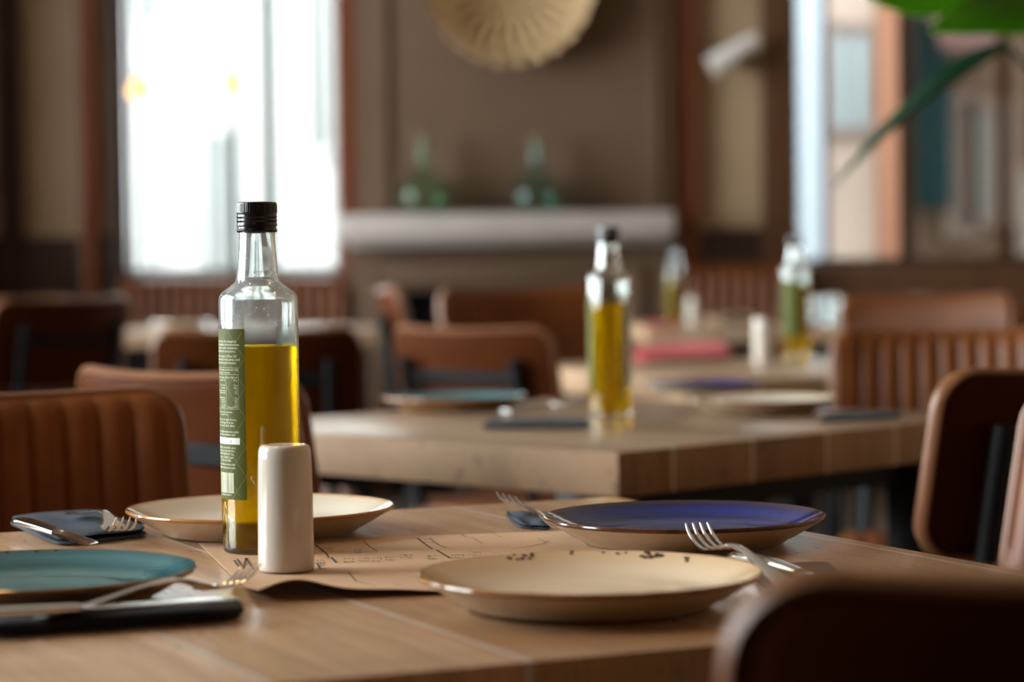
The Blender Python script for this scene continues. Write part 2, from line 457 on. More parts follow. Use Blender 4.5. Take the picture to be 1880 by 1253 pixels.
for i in range(n):
    x0, x1 = i / n * (b_ - a_), (i + 1) / n * (b_ - a_)
    vs = [bm.verts.new(p) for p in ((x0, 0, .16), (x1, 0, .16), (x1, -.5, 0), (x0, -.5, 0), (x0, 0, .14), (x1, 0, .14), (x1, -.5, -.09), (x0, -.5, -.09))]
    for f in ((0, 1, 2, 3), (4, 7, 6, 5), (3, 2, 6, 7), (0, 4, 5, 1), (0, 3, 7, 4), (1, 5, 6, 2)): bm.faces.new([vs[q] for q in f])
bmesh.ops.remove_doubles(bm, verts=bm.verts[:], dist=1e-5)
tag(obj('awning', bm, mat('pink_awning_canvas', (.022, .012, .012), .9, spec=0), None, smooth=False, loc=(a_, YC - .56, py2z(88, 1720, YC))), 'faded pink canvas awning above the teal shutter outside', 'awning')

# ------------------------------------------------------------------ fireplace
fx0, fx1 = px2x(660), px2x(1232)
fc = (fx0 + fx1) / 2
t = thing('fireplace', 'taupe chimney breast with pale stone mantel shelf and dark firebox', 'fireplace', (fc, YB, 0))
D = .16
YF = YB - D
hx0, hx1 = at(715, 600, YF).x - fc, at(1140, 600, YF).x - fc
zo = py2z(533, 800, YF)
bm = MB()
zs = py2z(437, 900, YF - .1)
# upper breast
box(bm, fx0 - fc, fx1 - fc, -.10, 0, zs, R['z1'])
obj('chimney_breast', bm, 'breast', t, smooth=False)
bm = MB()
w_ = .035
def fr(x0, x1, z0, z1):
    box(bm, x0, x1, -.118, -.10, z0, z1, .006, 2)
ix0, ix1 = at(712, 200, YF).x - fc, at(1196, 200, YF).x - fc
fr(ix0 - w_, ix0, zs + .05, 3.1); fr(ix1, ix1 + w_, zs + .05, 3.1); fr(ix0, ix1, 3.07, 3.1)
obj('panel_moulding', bm, 'breast', t)
bm = MB()
sx0, sx1 = at(640, 500, YF).x - fc, at(1228, 500, YF).x - fc
box(bm, sx0, hx0, -D, 0, 0, zs - .0, .006, 1); box(bm, hx1, sx1, -D, 0, 0, zs - .0, .006, 1); box(bm, hx0, hx1, -D, 0, zo, zs - .0, .006, 1)
obj('surround', bm, 'breast', t)
bm = MB()
box(bm, hx0 - .10, hx0 - .03, -D - .02, -D, 0, zo + .10, .006, 2); box(bm, hx1 + .03, hx1 + .10, -D - .02, -D, 0, zo + .10, .006, 2); box(bm, hx0 - .03, hx1 + .03, -D - .02, -D, zo + .03, zo + .10, .006, 2)
obj('surround_moulding', bm, 'breast', t)
bm = MB(); box(bm, hx0, hx1, -.03, -.005, 0, zo); box(bm, hx0, hx1, -D + .005, -.03, 0, .02); obj('firebox', bm, 'near_black', t, smooth=False)  # firebox back and floor coloured near black
bm = MB()
YM = YF - .16
mz0, mz1 = py2z(437, 930, YM), py2z(391, 930, YM)
mx0, mx1 = at(624, 410, YM).x - fc, at(1240, 410, YM).x - fc
box(bm, mx0, mx1, YM - YB, -.10, mz0, mz1, .012, 3)
box(bm, mx0 + .03, mx1 - .03, YM - YB + .05, -.10, mz0 - .03, mz0, .008, 2)
obj('mantel_shelf', bm, 'mantel', t)

# demijohns on the mantel
def demijohn(px, label, s, hue):
    t = thing('glass_demijohn', label, 'vase', (at(px, 400, YB - .22).x, YB - .225, mz1 + .001), 0, 'green glass jars on the mantel shelf')
    prof = [(0, .004), (.06, 0), (.085, .006), (.108, .04), (.112, .08), (.095, .125), (.058, .165), (.030, .195), (.024, .23), (.024, .295), (.031, .30), (.031, .318), (.024, .32),
            (.021, .318), (.020, .23), (.026, .196), (.054, .162), (.091, .122), (.108, .08), (.104, .042), (.083, .010), (.05, .006), (0, .008)]
    bm = MB(); lathe(bm, [(r * s, z * s) for r, z in prof], 48); obj('jar_body', bm, hue, t)
    bm = MB(); lathe(bm, [(0, .30 * s), (.0195 * s, .30 * s), (.021 * s, .335 * s), (.018 * s, .34 * s), (0, .34 * s)], 24); obj('cork', bm, mat('cork_stopper', (.25, .15, .08), .9), t)
demijohn(778, 'green glass demijohn at the left end of the mantel shelf', .98, 'green_glass')
demijohn(985, 'bluish green glass demijohn near the middle of the mantel shelf', .96, glass_mat('teal_green_glass', (.82, .93, .90), 1.35))

# pleated round wall ornament
bm = MB()
c = at(935, -31, YB - .16); RR = 153 / FPX * (YB - .16)
seg = 26 * 12
prof = [(.02, .03), (.06, .030), (.12, .034), (.2, .045), (.28, .080), (.34, .115), (RR, .14)]
rings = []
for r, z in prof:
    rings.append([bm.verts.new((r * math.cos(2 * PI * k / seg) * (1 + .012 * (r / RR) * math.cos(26 * 2 * PI * k / seg)), -z - .045 * (r / RR) * math.cos(26 * 2 * PI * k / seg), r * math.sin(2 * PI * k / seg) * (1 + .012 * (r / RR) * math.cos(26 * 2 * PI * k / seg)))) for k in range(seg)])
for a, b in zip(rings, rings[1:]):
    for k in range(seg): bm.faces.new((a[k], a[(k + 1) % seg], b[(k + 1) % seg], b[k]))
g0 = bmesh.ops.extrude_face_region(bm, geom=bm.faces[:])
for v in [q for q in g0['geom'] if isinstance(q, bmesh.types.BMVert)]: v.co.y += .008
t = thing('pleated_wall_fan', 'round pleated straw coloured fan hung above the mantel', 'wall ornament', (c.x, YB - .12, c.z))
obj('pleated_disc', bm, noisy('natural_straw_paper', (.60, .44, .26), (.54, .38, .21), .8, 5), t)
bm = MB(); box(bm, -.015, .015, -.03, .018, -.015, .015, .004); lathe(bm, [(0, -.03), (.028, -.028), (.028, .028), (0, .03)], 24)
obj('centre_boss', bm, 'brownwood', t)

# wall sconce between pillar and right window
sp = at(1345, 100, YB - .12)
t = thing('wall_sconce', 'small wall lamp with tilted pale metal shade between wooden pillars', 'lamp', (sp.x, YB, sp.z))
bm = MB(); sweep(bm, smooth_path([(.08, -.01, -.02), (.08, -.08, -.02), (.02, -.13, .02)], 6), .006, 10); lathe_b = MB(); lathe(lathe_b, [(0, 0), (.035, 0), (.035, .012), (0, .014)], 28); merge(bm, lathe_b, Matrix.Translation((.08, 0, -.02)) @ Matrix.Rotation(PI / 2, 4, 'X')); obj('arm', bm, 'brownwood', t)
bm = MB(); b2 = MB()
lathe(b2, [(.022, .12), (.03, .12), (.052, -.09), (.050, -.11), (.047, -.09), (.026, .115), (.022, .115)], 32, close=True)
merge(bm, b2, Matrix.Translation((0, -.15, .0)) @ Matrix.Rotation(math.radians(58), 4, 'Y'))
obj('lamp_shade', bm, mat('pale_enamel', (.66, .63, .60), .3), t)
bm = MB(); bmesh.ops.create_uvsphere(bm, u_segments=16, v_segments=10, radius=.022, matrix=Matrix.Translation((-.05, -.15, -.03)))
obj('bulb', bm, mat('warm_bulb', (.9, .8, .6), .4, emit=(1, .55, .25), estr=1.5), t)

# small pendant bulbs in front of left window
for px, py, Y, lab in ((258, 163, 9.6, 'small glowing pendant bulb at the left edge of the left window'), (427, 150, 9.9, 'small glowing pendant bulb against the middle of the left window')):
    p = at(px, py, Y)
    t = thing('pendant_bulb', lab, 'lamp', p, 0, 'pendant bulbs by the left window')
    bm = MB(); lathe(bm, [(r_ * 3.4, z_ * 2.4) for r_, z_ in ((0, -.020), (.009, -.018), (.014, -.010), (.014, 0), (.009, .010), (.006, .018), (0, .018))], 24)
    obj('bulb', bm, mat('amber_bulb', (.5, .25, .08), .3, emit=(1, .42, .12), estr=1.1), t)
    bm = MB(); lathe(bm, [(0, .038), (.014, .038), (.014, .070), (0, .072)], 16); sweep(bm, [(0, 0, .07), (0, 0, R['z1'] - p.z)], .0012, 6); obj('flex', bm, 'black', t)

# ------------------------------------------------------------------ chairs
BW, BH, BR, CURV = .43, .225, .044, .55
def pad_point(u, v, w, h, r):
    z = v * h / 2
    d = abs(z) - (h / 2 - r)
    hw = w / 2 - r + math.sqrt(max(r * r - d * d, 0)) if d > 0 else w / 2
    return u * hw, z
def make_back(front):
    bm = MB(); nx, ny = 120, 18; TH = .017
    def mk(side):
        g = []
        for j in range(ny + 1):
            row = []; v = -math.cos(PI * j / ny)
            for i in range(nx + 1):
                u = -1 + 2 * i / nx
                x, z = pad_point(u, v, BW, BH, BR)
                ed = max(0, 1 - abs(u)) * BW / 2; ez = max(0, 1 - abs(v)) * BH / 2
                e = min(1, ed / .014) ; e2 = min(1, ez / .014)
                th = TH * (math.sqrt(max(0, 1 - (1 - e) ** 2)) * math.sqrt(max(0, 1 - (1 - e2) ** 2)))
                if side > 0:
                    rib = abs(math.sin(PI * (x / .036 + .5)))
                    fade = min(1, ed / .03) * min(1, ez / .03)
                    th += (.0085 * rib ** .6 - .004) * fade
                else: th *= .55
                y = CURV - math.sqrt(CURV ** 2 - x * x)
                row.append(bm.verts.new((x, y + side * th, z)))
            g.append(row)
        for j in range(ny):
            for i in range(nx):
                try: bm.faces.new((g[j][i], g[j][i + 1], g[j + 1][i + 1], g[j + 1][i]))
                except ValueError: pass
    mk(1 if front else -1)
    bmesh.ops.remove_doubles(bm, verts=bm.verts[:], dist=1e-5)
    return bm
def make_piping():
    bm = MB(); pts = []
    n = 20
    for q in range(4):
        cxs, czs = ((1, 1), (-1, 1), (-1, -1), (1, -1))[q]
        for k in range(8):
            a = q * PI / 2 + k / 7 * PI / 2
            pts.append((cxs * (BW / 2 - BR) + BR * math.cos(a), czs * (BH / 2 - BR) + BR * math.sin(a)))
    ring = []
    full = []
    for (x0, z0), (x1, z1) in zip(pts, pts[1:] + pts[:1]):
        L = math.hypot(x1 - x0, z1 - z0); k = max(1, int(L / .02))
        for i in range(k): full.append((x0 + (x1 - x0) * i / k, z0 + (z1 - z0) * i / k))
    P = [Vector((x, CURV - math.sqrt(CURV ** 2 - x * x), z)) for x, z in full]
    rings = []
    for i, p in enumerate(P):
        t = (P[(i + 1) % len(P)] - P[i - 1]).normalized(); y = Vector((0, 1, 0)); s = t.cross(y).normalized(); y2 = s.cross(t)
        rings.append([bm.verts.new(p + s * .0055 * math.cos(a) + y2 * .010 * math.sin(a)) for a in [2 * PI * k / 10 for k in range(10)]])
    for i in range(len(P)):
        a, b = rings[i], rings[(i + 1) % len(P)]
        for k in range(10): bm.faces.new((a[k], a[(k + 1) % 10], b[(k + 1) % 10], b[k]))
    return bm
def make_seat():
    bm = MB(); nx, ny = 110, 16; g = {}
    for side in (1, -1):
        for j in range(ny + 1):
            v = -math.cos(PI * j / ny)
            for i in range(nx + 1):
                u = -1 + 2 * i / nx
                x, y = pad_point(u, v, .43, .41, .07)
                ed = max(0, 1 - abs(u)) * .215; ez = max(0, 1 - abs(v)) * .205
                e = min(1, ed / .025); e2 = min(1, ez / .025)
                th = .026 * math.sqrt(max(0, 1 - (1 - e) ** 2)) * math.sqrt(max(0, 1 - (1 - e2) ** 2))
                if side > 0: th += (.008 * abs(math.sin(PI * (x / .036 + .5))) ** .6 - .004) * min(1, ed / .03) * min(1, ez / .03)
                g[side, j, i] = bm.verts.new((x, y, .452 + side * th))
        for j in range(ny):
            for i in range(nx): bm.faces.new((g[side, j, i], g[side, j, i + 1], g[side, j + 1, i + 1], g[side, j + 1, i]))
    bmesh.ops.remove_doubles(bm, verts=bm.verts[:], dist=1e-5)
    return bm
PADZ, PADY, TILT = .735, -.235, math.radians(10)
def make_chair(label, backm='leather'):
    t = thing('dining_chair', label, 'chair', (0, 0, 0), 0, 'leather dining chairs')
    b = obj('backrest', make_back(True), 'leather', t); b.location = (0, PADY, PADZ); b.rotation_euler = (TILT, 0, 0)
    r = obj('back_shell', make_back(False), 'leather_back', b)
    p = obj('piping', make_piping(), 'piping', b)
    obj('seat', make_seat(), 'leather', t)
    ct, stt = math.cos(TILT), math.sin(TILT)
    def bk(x, y, z): return (x, PADY + y * ct - z * stt, PADZ + y * stt + z * ct)
    yy = CURV - math.sqrt(CURV ** 2 - .15 ** 2)
    for s in (-1, 1):
        bm = MB()
        sweep(bm, smooth_path([bk(s * .15, yy - .028, .055), bk(s * .15, yy - .028, -.06), (s * .152, PADY + .02, .56), (s * .16, -.19, .44), (s * .17, -.19, .40)], 5), .013, 10)
        obj('back_post', bm, 'black', t)
    bm = MB(); box(bm, -.16, .16, -.006, .004, -.014, .014, .002, 1)
    for v in bm.verts: v.co = Vector(bk(v.co.x, v.co.y - .026 + (CURV - math.sqrt(CURV ** 2 - .15 ** 2)), v.co.z + .015))
    obj('cross_bar', bm, 'black', t)
    for sx in (-1, 1):
        for sy in (-1, 1):
            bm = MB(); sweep(bm, [(sx * .165, sy * .165, .43), (sx * .185, sy * (.195 if sy > 0 else .215), 0)], .0115, 10); obj('leg', bm, 'black', t)
    bm = MB()
    for s in (-1, 1):
        sweep(bm, [(s * .165, -.165, .418), (s * .165, .165, .418)], .010, 8); sweep(bm, [(-.165, s * .165, .418), (.165, s * .165, .418)], .010, 8)
    obj('seat_frame', bm, 'black', t)
    return t
chair0 = make_chair('x')
used = [False]
def place_chair(px, py, deg, label, s=1.0):
    """px, py: place of the middle of the backrest; deg: direction the sitter faces"""
    a = math.radians(deg); rz = a - PI / 2
    f = Vector((math.cos(a), math.sin(a)))
    loc = (px - f.x * PADY * s, py - f.y * PADY * s, 0)
    if not used[0]:
        used[0] = True; chair0.location = loc; chair0.rotation_euler = (0, 0, rz); chair0.scale = (s, s, s); chair0['label'] = label
        return chair0
    return dup(chair0, loc, rz, label, scale=(s, s, s))
def X(px, Y): return (px - 940) / FPX * Y

place_chair(-.572, 2.58, -64, 'ribbed brown leather chair at the far left side of the nearest table')
place_chair(-.44, 3.10, 48, 'brown leather chair with pale curved top edge just behind the ribbed left chair')
place_chair(X(470, 5.0), 5.02, 95, 'brown leather chair seen from behind left of the fireplace, behind the oil bottle')
place_chair(X(850, 4.95), 5.0, 50, 'brown leather chair with black cross bar beyond the teal plate of the second table')
place_chair(X(712, 6.5), 6.5, 4, 'tall leather chair seen edge on in front of the firebox', 1.08)
place_chair(X(945, 6.1), 6.1, -60, 'tall leather chair with arched tan top in front of the fireplace', 1.08)
place_chair(X(1742, 4.5), 4.5, -96, 'ribbed leather chair facing the camera behind right end of the second table')
place_chair(.675, 2.95, 133, 'leather chair turned away showing dark rear with black post, right of second table')
place_chair(.645, 2.33, 202, 'pale lit ribbed leather chair cut off at the right frame edge')
place_chair(.307, .985, 91, 'dark blurred leather chair back in the right foreground', 1.006)
place_chair(X(1705, 6.25), 6.25, -106, 'ribbed leather chair with lit seat at the far end of the third table', 1.04)
place_chair(X(1985, 6.6), 6.6, -95, 'ribbed leather chair in the distance at the far right, under the plant leaf')
place_chair(X(20, 8.6), 8.6, -80, 'ribbed leather chair far off at the left frame edge by the panelled wall', 1.03)
place_chair(X(125, 6.5), 6.5, 140, 'brown leather chair far left facing away toward the left window', 1.06)

# ------------------------------------------------------------------ banquettes along the back wall
def banquette(label, px0, px1, Y, ztop):
    x0, x1 = X(px0, Y), X(px1, Y); w = x1 - x0
    t = thing('banquette', label, 'bench', ((x0 + x1) / 2, Y, 0), 0, 'ribbed banquettes along the back wall')
    def ribbed(b_, wid, L, thick):
        n = int(wid / .05); nx = n * 8
        prof = []
        g = []
        for i in range(nx + 1):
            xx = -wid / 2 + wid * i / nx
            rb = .018 * abs(math.sin(PI * n * i / nx)) ** .6
            col = [b_.verts.new((xx, 0, 0)), b_.verts.new((xx, -thick - rb * .6, .01)), b_.verts.new((xx, -thick - rb, .05)), b_.verts.new((xx, -thick - rb, L - .06)), b_.verts.new((xx, -thick * .6 - rb, L - .015)), b_.verts.new((xx, -thick * .3, L)), b_.verts.new((xx, 0, L))]
            g.append(col)
        for a, b in zip(g, g[1:]):
            for k in range(6): b_.faces.new((a[k], a[k + 1], b[k + 1], b[k]))
            b_.faces.new((a[6], a[0], b[0], b[6]))
        b_.faces.new(g[0]); b_.faces.new(g[-1][::-1])
    bm = MB(); ribbed(bm, w, ztop - .45, .07); o = obj('backrest', bm, 'leather', t); o.location = (0, .0, .45)
    bm = MB(); b2 = MB(); ribbed(b2, w, .46, .08); merge(bm, b2, Matrix.Translation((0, -.02, .37)) @ Matrix.Rotation(PI / 2, 4, 'X')); obj('seat', bm, 'leather', t)
    bm = MB(); box(bm, -w / 2 + .01, w / 2 - .01, -.44, -.02, 0, .37, .01); obj('base', bm, 'darkwood', t)
banquette('ribbed leather banquette under the tall left window', 224, 640, 10.4, .935)
banquette('ribbed leather banquette below the wall sconce on the right', 1262, 1450, 10.4, .965)

# ------------------------------------------------------------------ tables
def table(label, corner, ang, lu, lv, m, th=.055, legs=True):
    """corner: near corner; u runs at ang (deg), v at ang+90"""
    a = math.radians(ang); u = Vector((math.cos(a), math.sin(a))); v = Vector((-u.y, u.x))
    c = Vector(corner) + u * lu / 2 + v * lv / 2
    t = thing('dining_table', label, 'table', (c.x, c.y, 0), a)
    bm = MB(); box(bm, -abs(lu) / 2, abs(lu) / 2, -lv / 2, lv / 2, TAB - th, TAB, .003, 2); o = obj('tabletop', bm, m, t)
    for sx in (-1, 1):
        for sy in (-1, 1):
            bm = MB(); x, y = sx * (abs(lu) / 2 - .09), sy * (lv / 2 - .09)
            box(bm, x - .028, x + .028, y - .028, y + .028, .012, TAB - th, .004); box(bm, x - .04, x + .04, y - .04, y + .04, 0, .012, .003)
            obj('leg', bm, 'black', t)
    sx, sy = abs(lu) / 2 - .12, lv / 2 - .12
    for s in (-1, 1):
        bm = MB(); box(bm, -sx, sx, s * (sy + .02) - .012, s * (sy + .02) + .012, TAB - th - .04, TAB - th, .002, 1)
        obj('rail', bm, 'black', t)
    return t, u, v
# nearest table: far right corner seen at (1130, 912)
fr_c = on(1130, 912)
A1 = 25.0
a = math.radians(A1); U1 = Vector((math.cos(a), math.sin(a))); V1 = Vector((-U1.y, U1.x))
LU, LV = 1.7, .86
nc = fr_c.to_2d() - U1 * LU - V1 * LV
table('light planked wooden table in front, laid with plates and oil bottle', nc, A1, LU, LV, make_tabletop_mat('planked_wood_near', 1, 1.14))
n2 = on(1135, 831)
T2A = 46.0
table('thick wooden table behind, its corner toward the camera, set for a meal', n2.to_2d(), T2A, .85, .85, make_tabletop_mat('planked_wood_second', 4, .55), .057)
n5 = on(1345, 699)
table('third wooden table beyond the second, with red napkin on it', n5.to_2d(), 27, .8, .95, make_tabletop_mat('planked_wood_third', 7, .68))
n3 = on(190, 618)
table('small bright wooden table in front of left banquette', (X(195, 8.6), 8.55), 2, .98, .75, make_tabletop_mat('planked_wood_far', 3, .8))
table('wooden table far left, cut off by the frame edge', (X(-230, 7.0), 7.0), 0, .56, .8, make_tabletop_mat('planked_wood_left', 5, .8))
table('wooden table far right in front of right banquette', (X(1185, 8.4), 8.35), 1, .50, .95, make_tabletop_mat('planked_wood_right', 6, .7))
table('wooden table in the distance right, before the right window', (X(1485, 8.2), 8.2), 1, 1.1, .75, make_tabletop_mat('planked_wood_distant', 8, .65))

# ------------------------------------------------------------------ plates
def plate_mat(name, stops, edge_noise=True, rough=.07):
    """colour by distance from the plate's centre (metres, object space)"""
    m = mat(name, (.5, .5, .5), rough, spec=.45); g = N(m)
    co = g.coords(); x, y, z = g.sep(co)
    r = g.math('SQRT', g.math('ADD', g.math('MULTIPLY', x, x), g.math('MULTIPLY', y, y)))
    rn = g.math('ADD', r, g.math('MULTIPLY', g.math('SUBTRACT', g.noise(co, 45, 4), .5), .006))
    c = g.ramp(g.math('DIVIDE', rn, .12), stops)
    g.link(c, g.b.inputs['Base Color'])
    ang = g.math('SINE', g.math('MULTIPLY', r, 1100))
    g.bump(g.math('ADD', g.math('MULTIPLY', ang, .4), g.noise(co, 60, 3)), .05, .001)
    return m
PR = .111
def plate_prof():
    top = [(0, .0065), (.06, .0065), (.074, .0075), (.083, .0098), (.094, .0145), (.103, .0185), (.108, .0206)]
    lip = [(.1100, .0214), (.1110, .0208), (.1112, .0196), (.1095, .0178)]
    bot = [(.104, .0150), (.097, .0108), (.090, .0064), (.083, .0032), (.080, .0008), (.0785, 0), (.0755, 0), (.074, .0022), (0, .0025)]
    return top, lip, bot
def plate(label, pos, mats, rotz=0, group='dinner plates', s=1.06, speck=None):
    t = thing('dinner_plate', label, 'plate', pos, rotz, group)
    t.scale = (s, s, s)
    top, lip, bot = plate_prof()
    bm = MB(); lathe(bm, top + lip[:1], 120); obj('glazed_face', bm, mats[0], t)
    bm = MB(); lathe(bm, lip, 120); obj('rim', bm, mats[1], t)
    bm = MB(); lathe(bm, lip[3:] + bot, 120); obj('underside', bm, mats[2], t)
    if speck:
        bm = MB()
        for a0, r0, sz in speck:
            # flat irregular fleck of dark glaze lying on the sloping rim
            aa = math.radians(a0)
            import bisect
            zz = next((z0 + (z1 - z0) * (r0 - q0) / (q1 - q0) for (q0, z0), (q1, z1) in zip(top, top[1:]) if q0 <= r0 <= q1), .0206)
            sl = math.atan(.44)
            nrm = 9; vs = []
            for k in range(nrm):
                b = 2 * PI * k / nrm; rr = sz * random.uniform(.7, 1.2)
                du, dv = rr * math.cos(b), rr * math.sin(b) * 1.25
                rad = r0 + du * math.cos(sl); zl = zz + du * math.sin(sl) + .00025
                vs.append(bm.verts.new((rad * math.cos(aa) - dv * math.sin(aa), rad * math.sin(aa) + dv * math.cos(aa), zl)))
            f = bm.faces.new(vs)
            ex = bmesh.ops.extrude_face_region(bm, geom=[f])
            for v in [q for q in ex['geom'] if isinstance(q, bmesh.types.BMVert)]: v.co.z += .00025
        obj('glaze_fleck', bm, mat('brown_glaze_fleck', (.07, .022, .012), .25), t)
    return t
cream_face = plate_mat('cream_glaze', [(0, (.74, .62, .47)), (.6, (.72, .58, .42)), (.72, (.74, .60, .43)), (.9, (.68, .48, .29)), (.925, (.52, .33, .17)), (1, (.40, .2, .08))])
white_face = plate_mat('off_white_glaze', [(0, (.70, .66, .58)), (.7, (.70, .65, .56)), (.88, (.62, .54, .42)), (.92, (.48, .26, .09)), (1, (.38, .17, .05))])
blue_face = plate_mat('cobalt_glaze', [(0, (.045, .05, .10)), (.55, (.040, .046, .11)), (.60, (.005, .010, .08)), (.66, (.008, .020, .19)), (.70, (.003, .006, .06)), (.78, (.006, .016, .18)), (.86, (.004, .008, .08)), (.905, (.035, .013, .02)), (1, (.06, .018, .012))])
teal_face = plate_mat('turquoise_glaze', [(0, (.11, .20, .20)), (.5, (.085, .18, .185)), (.59, (.03, .10, .11)), (.66, (.07, .18, .19)), (.74, (.022, .085, .10)), (.83, (.05, .155, .175)), (.90, (.03, .10, .12)), (.93, (.16, .10, .06)), (1, (.2, .09, .04))])
rim_brown = noisy('brown_rim_glaze', (.20, .075, .025), (.34, .16, .06), .15, 40, coat=.3)
rim_orange = noisy('amber_rim_glaze', (.36, .15, .04), (.45, .22, .08), .15, 40, coat=.3)
rim_dark = noisy('dark_brown_rim_glaze', (.055, .018, .012), (.16, .06, .022), .14, 60, coat=.3)
under_cream = noisy('cream_underside_glaze', (.58, .46, .32), (.52, .39, .25), .18, 12)
under_brown = noisy('brown_underside_glaze', (.22, .11, .045), (.16, .075, .03), .2, 12)
def pl_at(px, py): # centre of rim ellipse in the photo
    p = on(px, py, TAB + .022); return Vector((p.x, p.y, TAB + .0003))
sp = []
for k in range(9): sp.append((random.uniform(109, 128), random.uniform(.101, .1085), random.uniform(.0009, .0019)))
for k in range(14): sp.append((random.uniform(46, 71), random.uniform(.100, .1085), random.uniform(.0010, .0021)))
for k in range(5): sp.append((random.uniform(74, 106), random.uniform(.105, .1085), random.uniform(.0008, .0013)))
PF = pl_at(1083, 1057); PB = pl_at(478, 934); PU = pl_at(1256, 949)
PF.z += .0022; PU.z += .0013; PB.z += .0013
plate('cream plate with brown flecked rim at the front of the near table', PF, (cream_face, rim_brown, under_cream), .0, speck=sp)
plate('off white plate with amber rim behind the oil bottle', PB, (white_face, rim_orange, under_cream))
plate('cobalt blue plate with dark brown rim at right of the near table', PU, (blue_face, rim_dark, under_cream))
PT = pl_at(56, 1047)
plate('turquoise plate at the left frame edge of the near table', PT, (teal_face, rim_brown, under_brown), speck=[(118, .107, .0017), (110, .108, .0012), (99, .1075, .0013), (92, .108, .001)])
T2 = 'plates on the second table'
p = on(835, 752); plate('turquoise plate on the left of the second table, blurred', (p.x, p.y, TAB + .0003), (teal_face, rim_brown, under_brown), group=T2)
p = on(1395, 757); plate('cream plate on the right of the second table, blurred', (p.x, p.y, TAB + .0003), (white_face, rim_brown, under_cream), group=T2)
p = on(1290, 722); plate('dark blue plate at the far corner of the second table', (p.x, p.y, TAB + .0003), (blue_face, rim_dark, under_cream), group=T2, s=.95)
p = Vector((X(1340, 9.1), 9.1)); plate('grey white plate on the distant table by right banquette', (p.x, p.y, TAB + .0003), (white_face, rim_brown, under_cream), group='plates on far tables')
p = Vector((X(330, 8.95), 8.95)); plate('white plate on the small bright table by left banquette', (p.x, p.y, TAB + .0003), (white_face, rim_orange, under_cream), group='plates on far tables')

# ------------------------------------------------------------------ shaker
def shaker(label, pos):
    t = thing('salt_shaker', label, 'shaker', pos, 0, 'white china shakers')
    R0 = .0215; h = .097
    prof = [(0, .001), (.019, .001), (.0205, .0), (.0214, .0012), (R0 + .0002, .003), (.0213, .03), (.0210, .06), (.0205, .085), (.0202, .0915), (.0193, .0945), (.0178, .0960), (.015, .0964), (.012, .0958), (.006, .0954), (0, .0953)]
    bm = MB(); lathe(bm, prof, 72); obj('body', bm, 'porcelain', t)
    bm = MB()
    for k in range(6):
        a = 2 * PI * k / 6; r = .0055 if k else 0
        b2 = MB(); lathe(b2, [(0, 0), (.0009, 0), (.0009, .0003), (0, .0003)], 12); merge(bm, b2, Matrix.Translation((.0055 * math.cos(a), .0055 * math.sin(a), .0953)))
    obj('pour_hole', bm, M['near_black'], t)  # solid black discs painted for the dark inside the holes
    return t
sp_ = on(526, 1052)
sh0 = shaker('white china shaker standing in front of the oil bottle', (sp_.x, sp_.y, TAB + .0025))
p = on(1400, 660); dup(sh0, (p.x, p.y, TAB), 0, 'white shaker beside the oil bottle on the third table')
p = Vector((X(1272, 8.9), 8.9)); dup(sh0, (p.x, p.y, TAB), 0, 'white shaker on the distant table by right banquette')

# ------------------------------------------------------------------ oil bottle
BRD = .0325
def arc(cx, cz, r, a0, a1, n):
    return [(cx + r * math.cos(math.radians(a0 + (a1 - a0) * k / n)), cz + r * math.sin(math.radians(a0 + (a1 - a0) * k / n))) for k in range(n + 1)]
OUT = [(0, .0022), (.018, .0018), (.024, .0003), (.0275, .0)] + arc(.0275, .0045, .0045, -80, -5, 6) + [(BRD - .0003, .012), (BRD, .03), (BRD, .120), (BRD, .2035)] + arc(.0215, .2065, .0110, 0, 62, 8) + \
      [(.0222, .2195), (.0188, .2225), (.0174, .2265), (.0168, .232), (.0160, .240), (.0152, .250), (.0147, .258), (.0147, .266), (.0142, .280), (.0142, .2845)]
INN = [(.0112, .2845), (.0112, .266), (.0120, .258), (.0126, .250), (.0134, .240), (.0143, .231), (.0152, .2250), (.0170, .2205), (.0200, .2176)] + arc(.0210, .2065, .0090, 62, 0, 8) + \
      [(.0300, .2035), (.0300, .12), (.0300, .012)] + arc(.0265, .0095, .0035, 0, -85, 5) + [(.018, .0062), (0, .0072)]
LEVEL = .1700
def label_pt(ang, z, r): # ang measured from the side facing the camera, positive to the right
    a = math.radians(ang); return Vector((r * math.sin(a), -r * math.cos(a), z))
def strip(bm, a0, a1, z0, z1, r, n=None, mi=0):
    n = n or max(1, int(abs(a1 - a0) / 3))
    prev = None
    for k in range(n + 1):
        aa = a0 + (a1 - a0) * k / n
        cur = (bm.verts.new(label_pt(aa, z0, r)), bm.verts.new(label_pt(aa, z1, r)))
        if prev: bm.faces.new((prev[0], cur[0], cur[1], prev[1])).material_index = mi
        prev = cur
def text_on_label(bm, body, size, ang, z, r, align='CENTER', spacing=1.0):
    cu = bpy.data.curves.new('tmp_text', 'FONT'); cu.body = body; cu.size = size; cu.align_x = align; cu.resolution_u = 2; cu.space_character = spacing
    o = bpy.data.objects.new('tmp_text', cu); COL.objects.link(o)
    dg = bpy.context.evaluated_depsgraph_get(); dg.update()
    me = o.evaluated_get(dg).to_mesh()
    vs = [bm.verts.new(label_pt(ang + math.degrees(v.co.x / r), z + v.co.y, r)) for v in me.vertices]
    for q in me.polygons:
        try: bm.faces.new([vs[i] for i in q.vertices])
        except ValueError: pass
    o.evaluated_get(dg).to_mesh_clear()
    bpy.data.objects.remove(o); bpy.data.curves.remove(cu)
M['label'] = noisy('olive_green_label_paper', (.070, .080, .005), (.056, .066, .004), .6, 30, spec=.25)
M['label_line'] = mat('light_green_label_print', (.20, .25, .06), .55)
M['label_text'] = mat('cream_label_print', (.62, .64, .46), .6)
M['label_white'] = mat('white_label_print', (.72, .72, .70), .6)
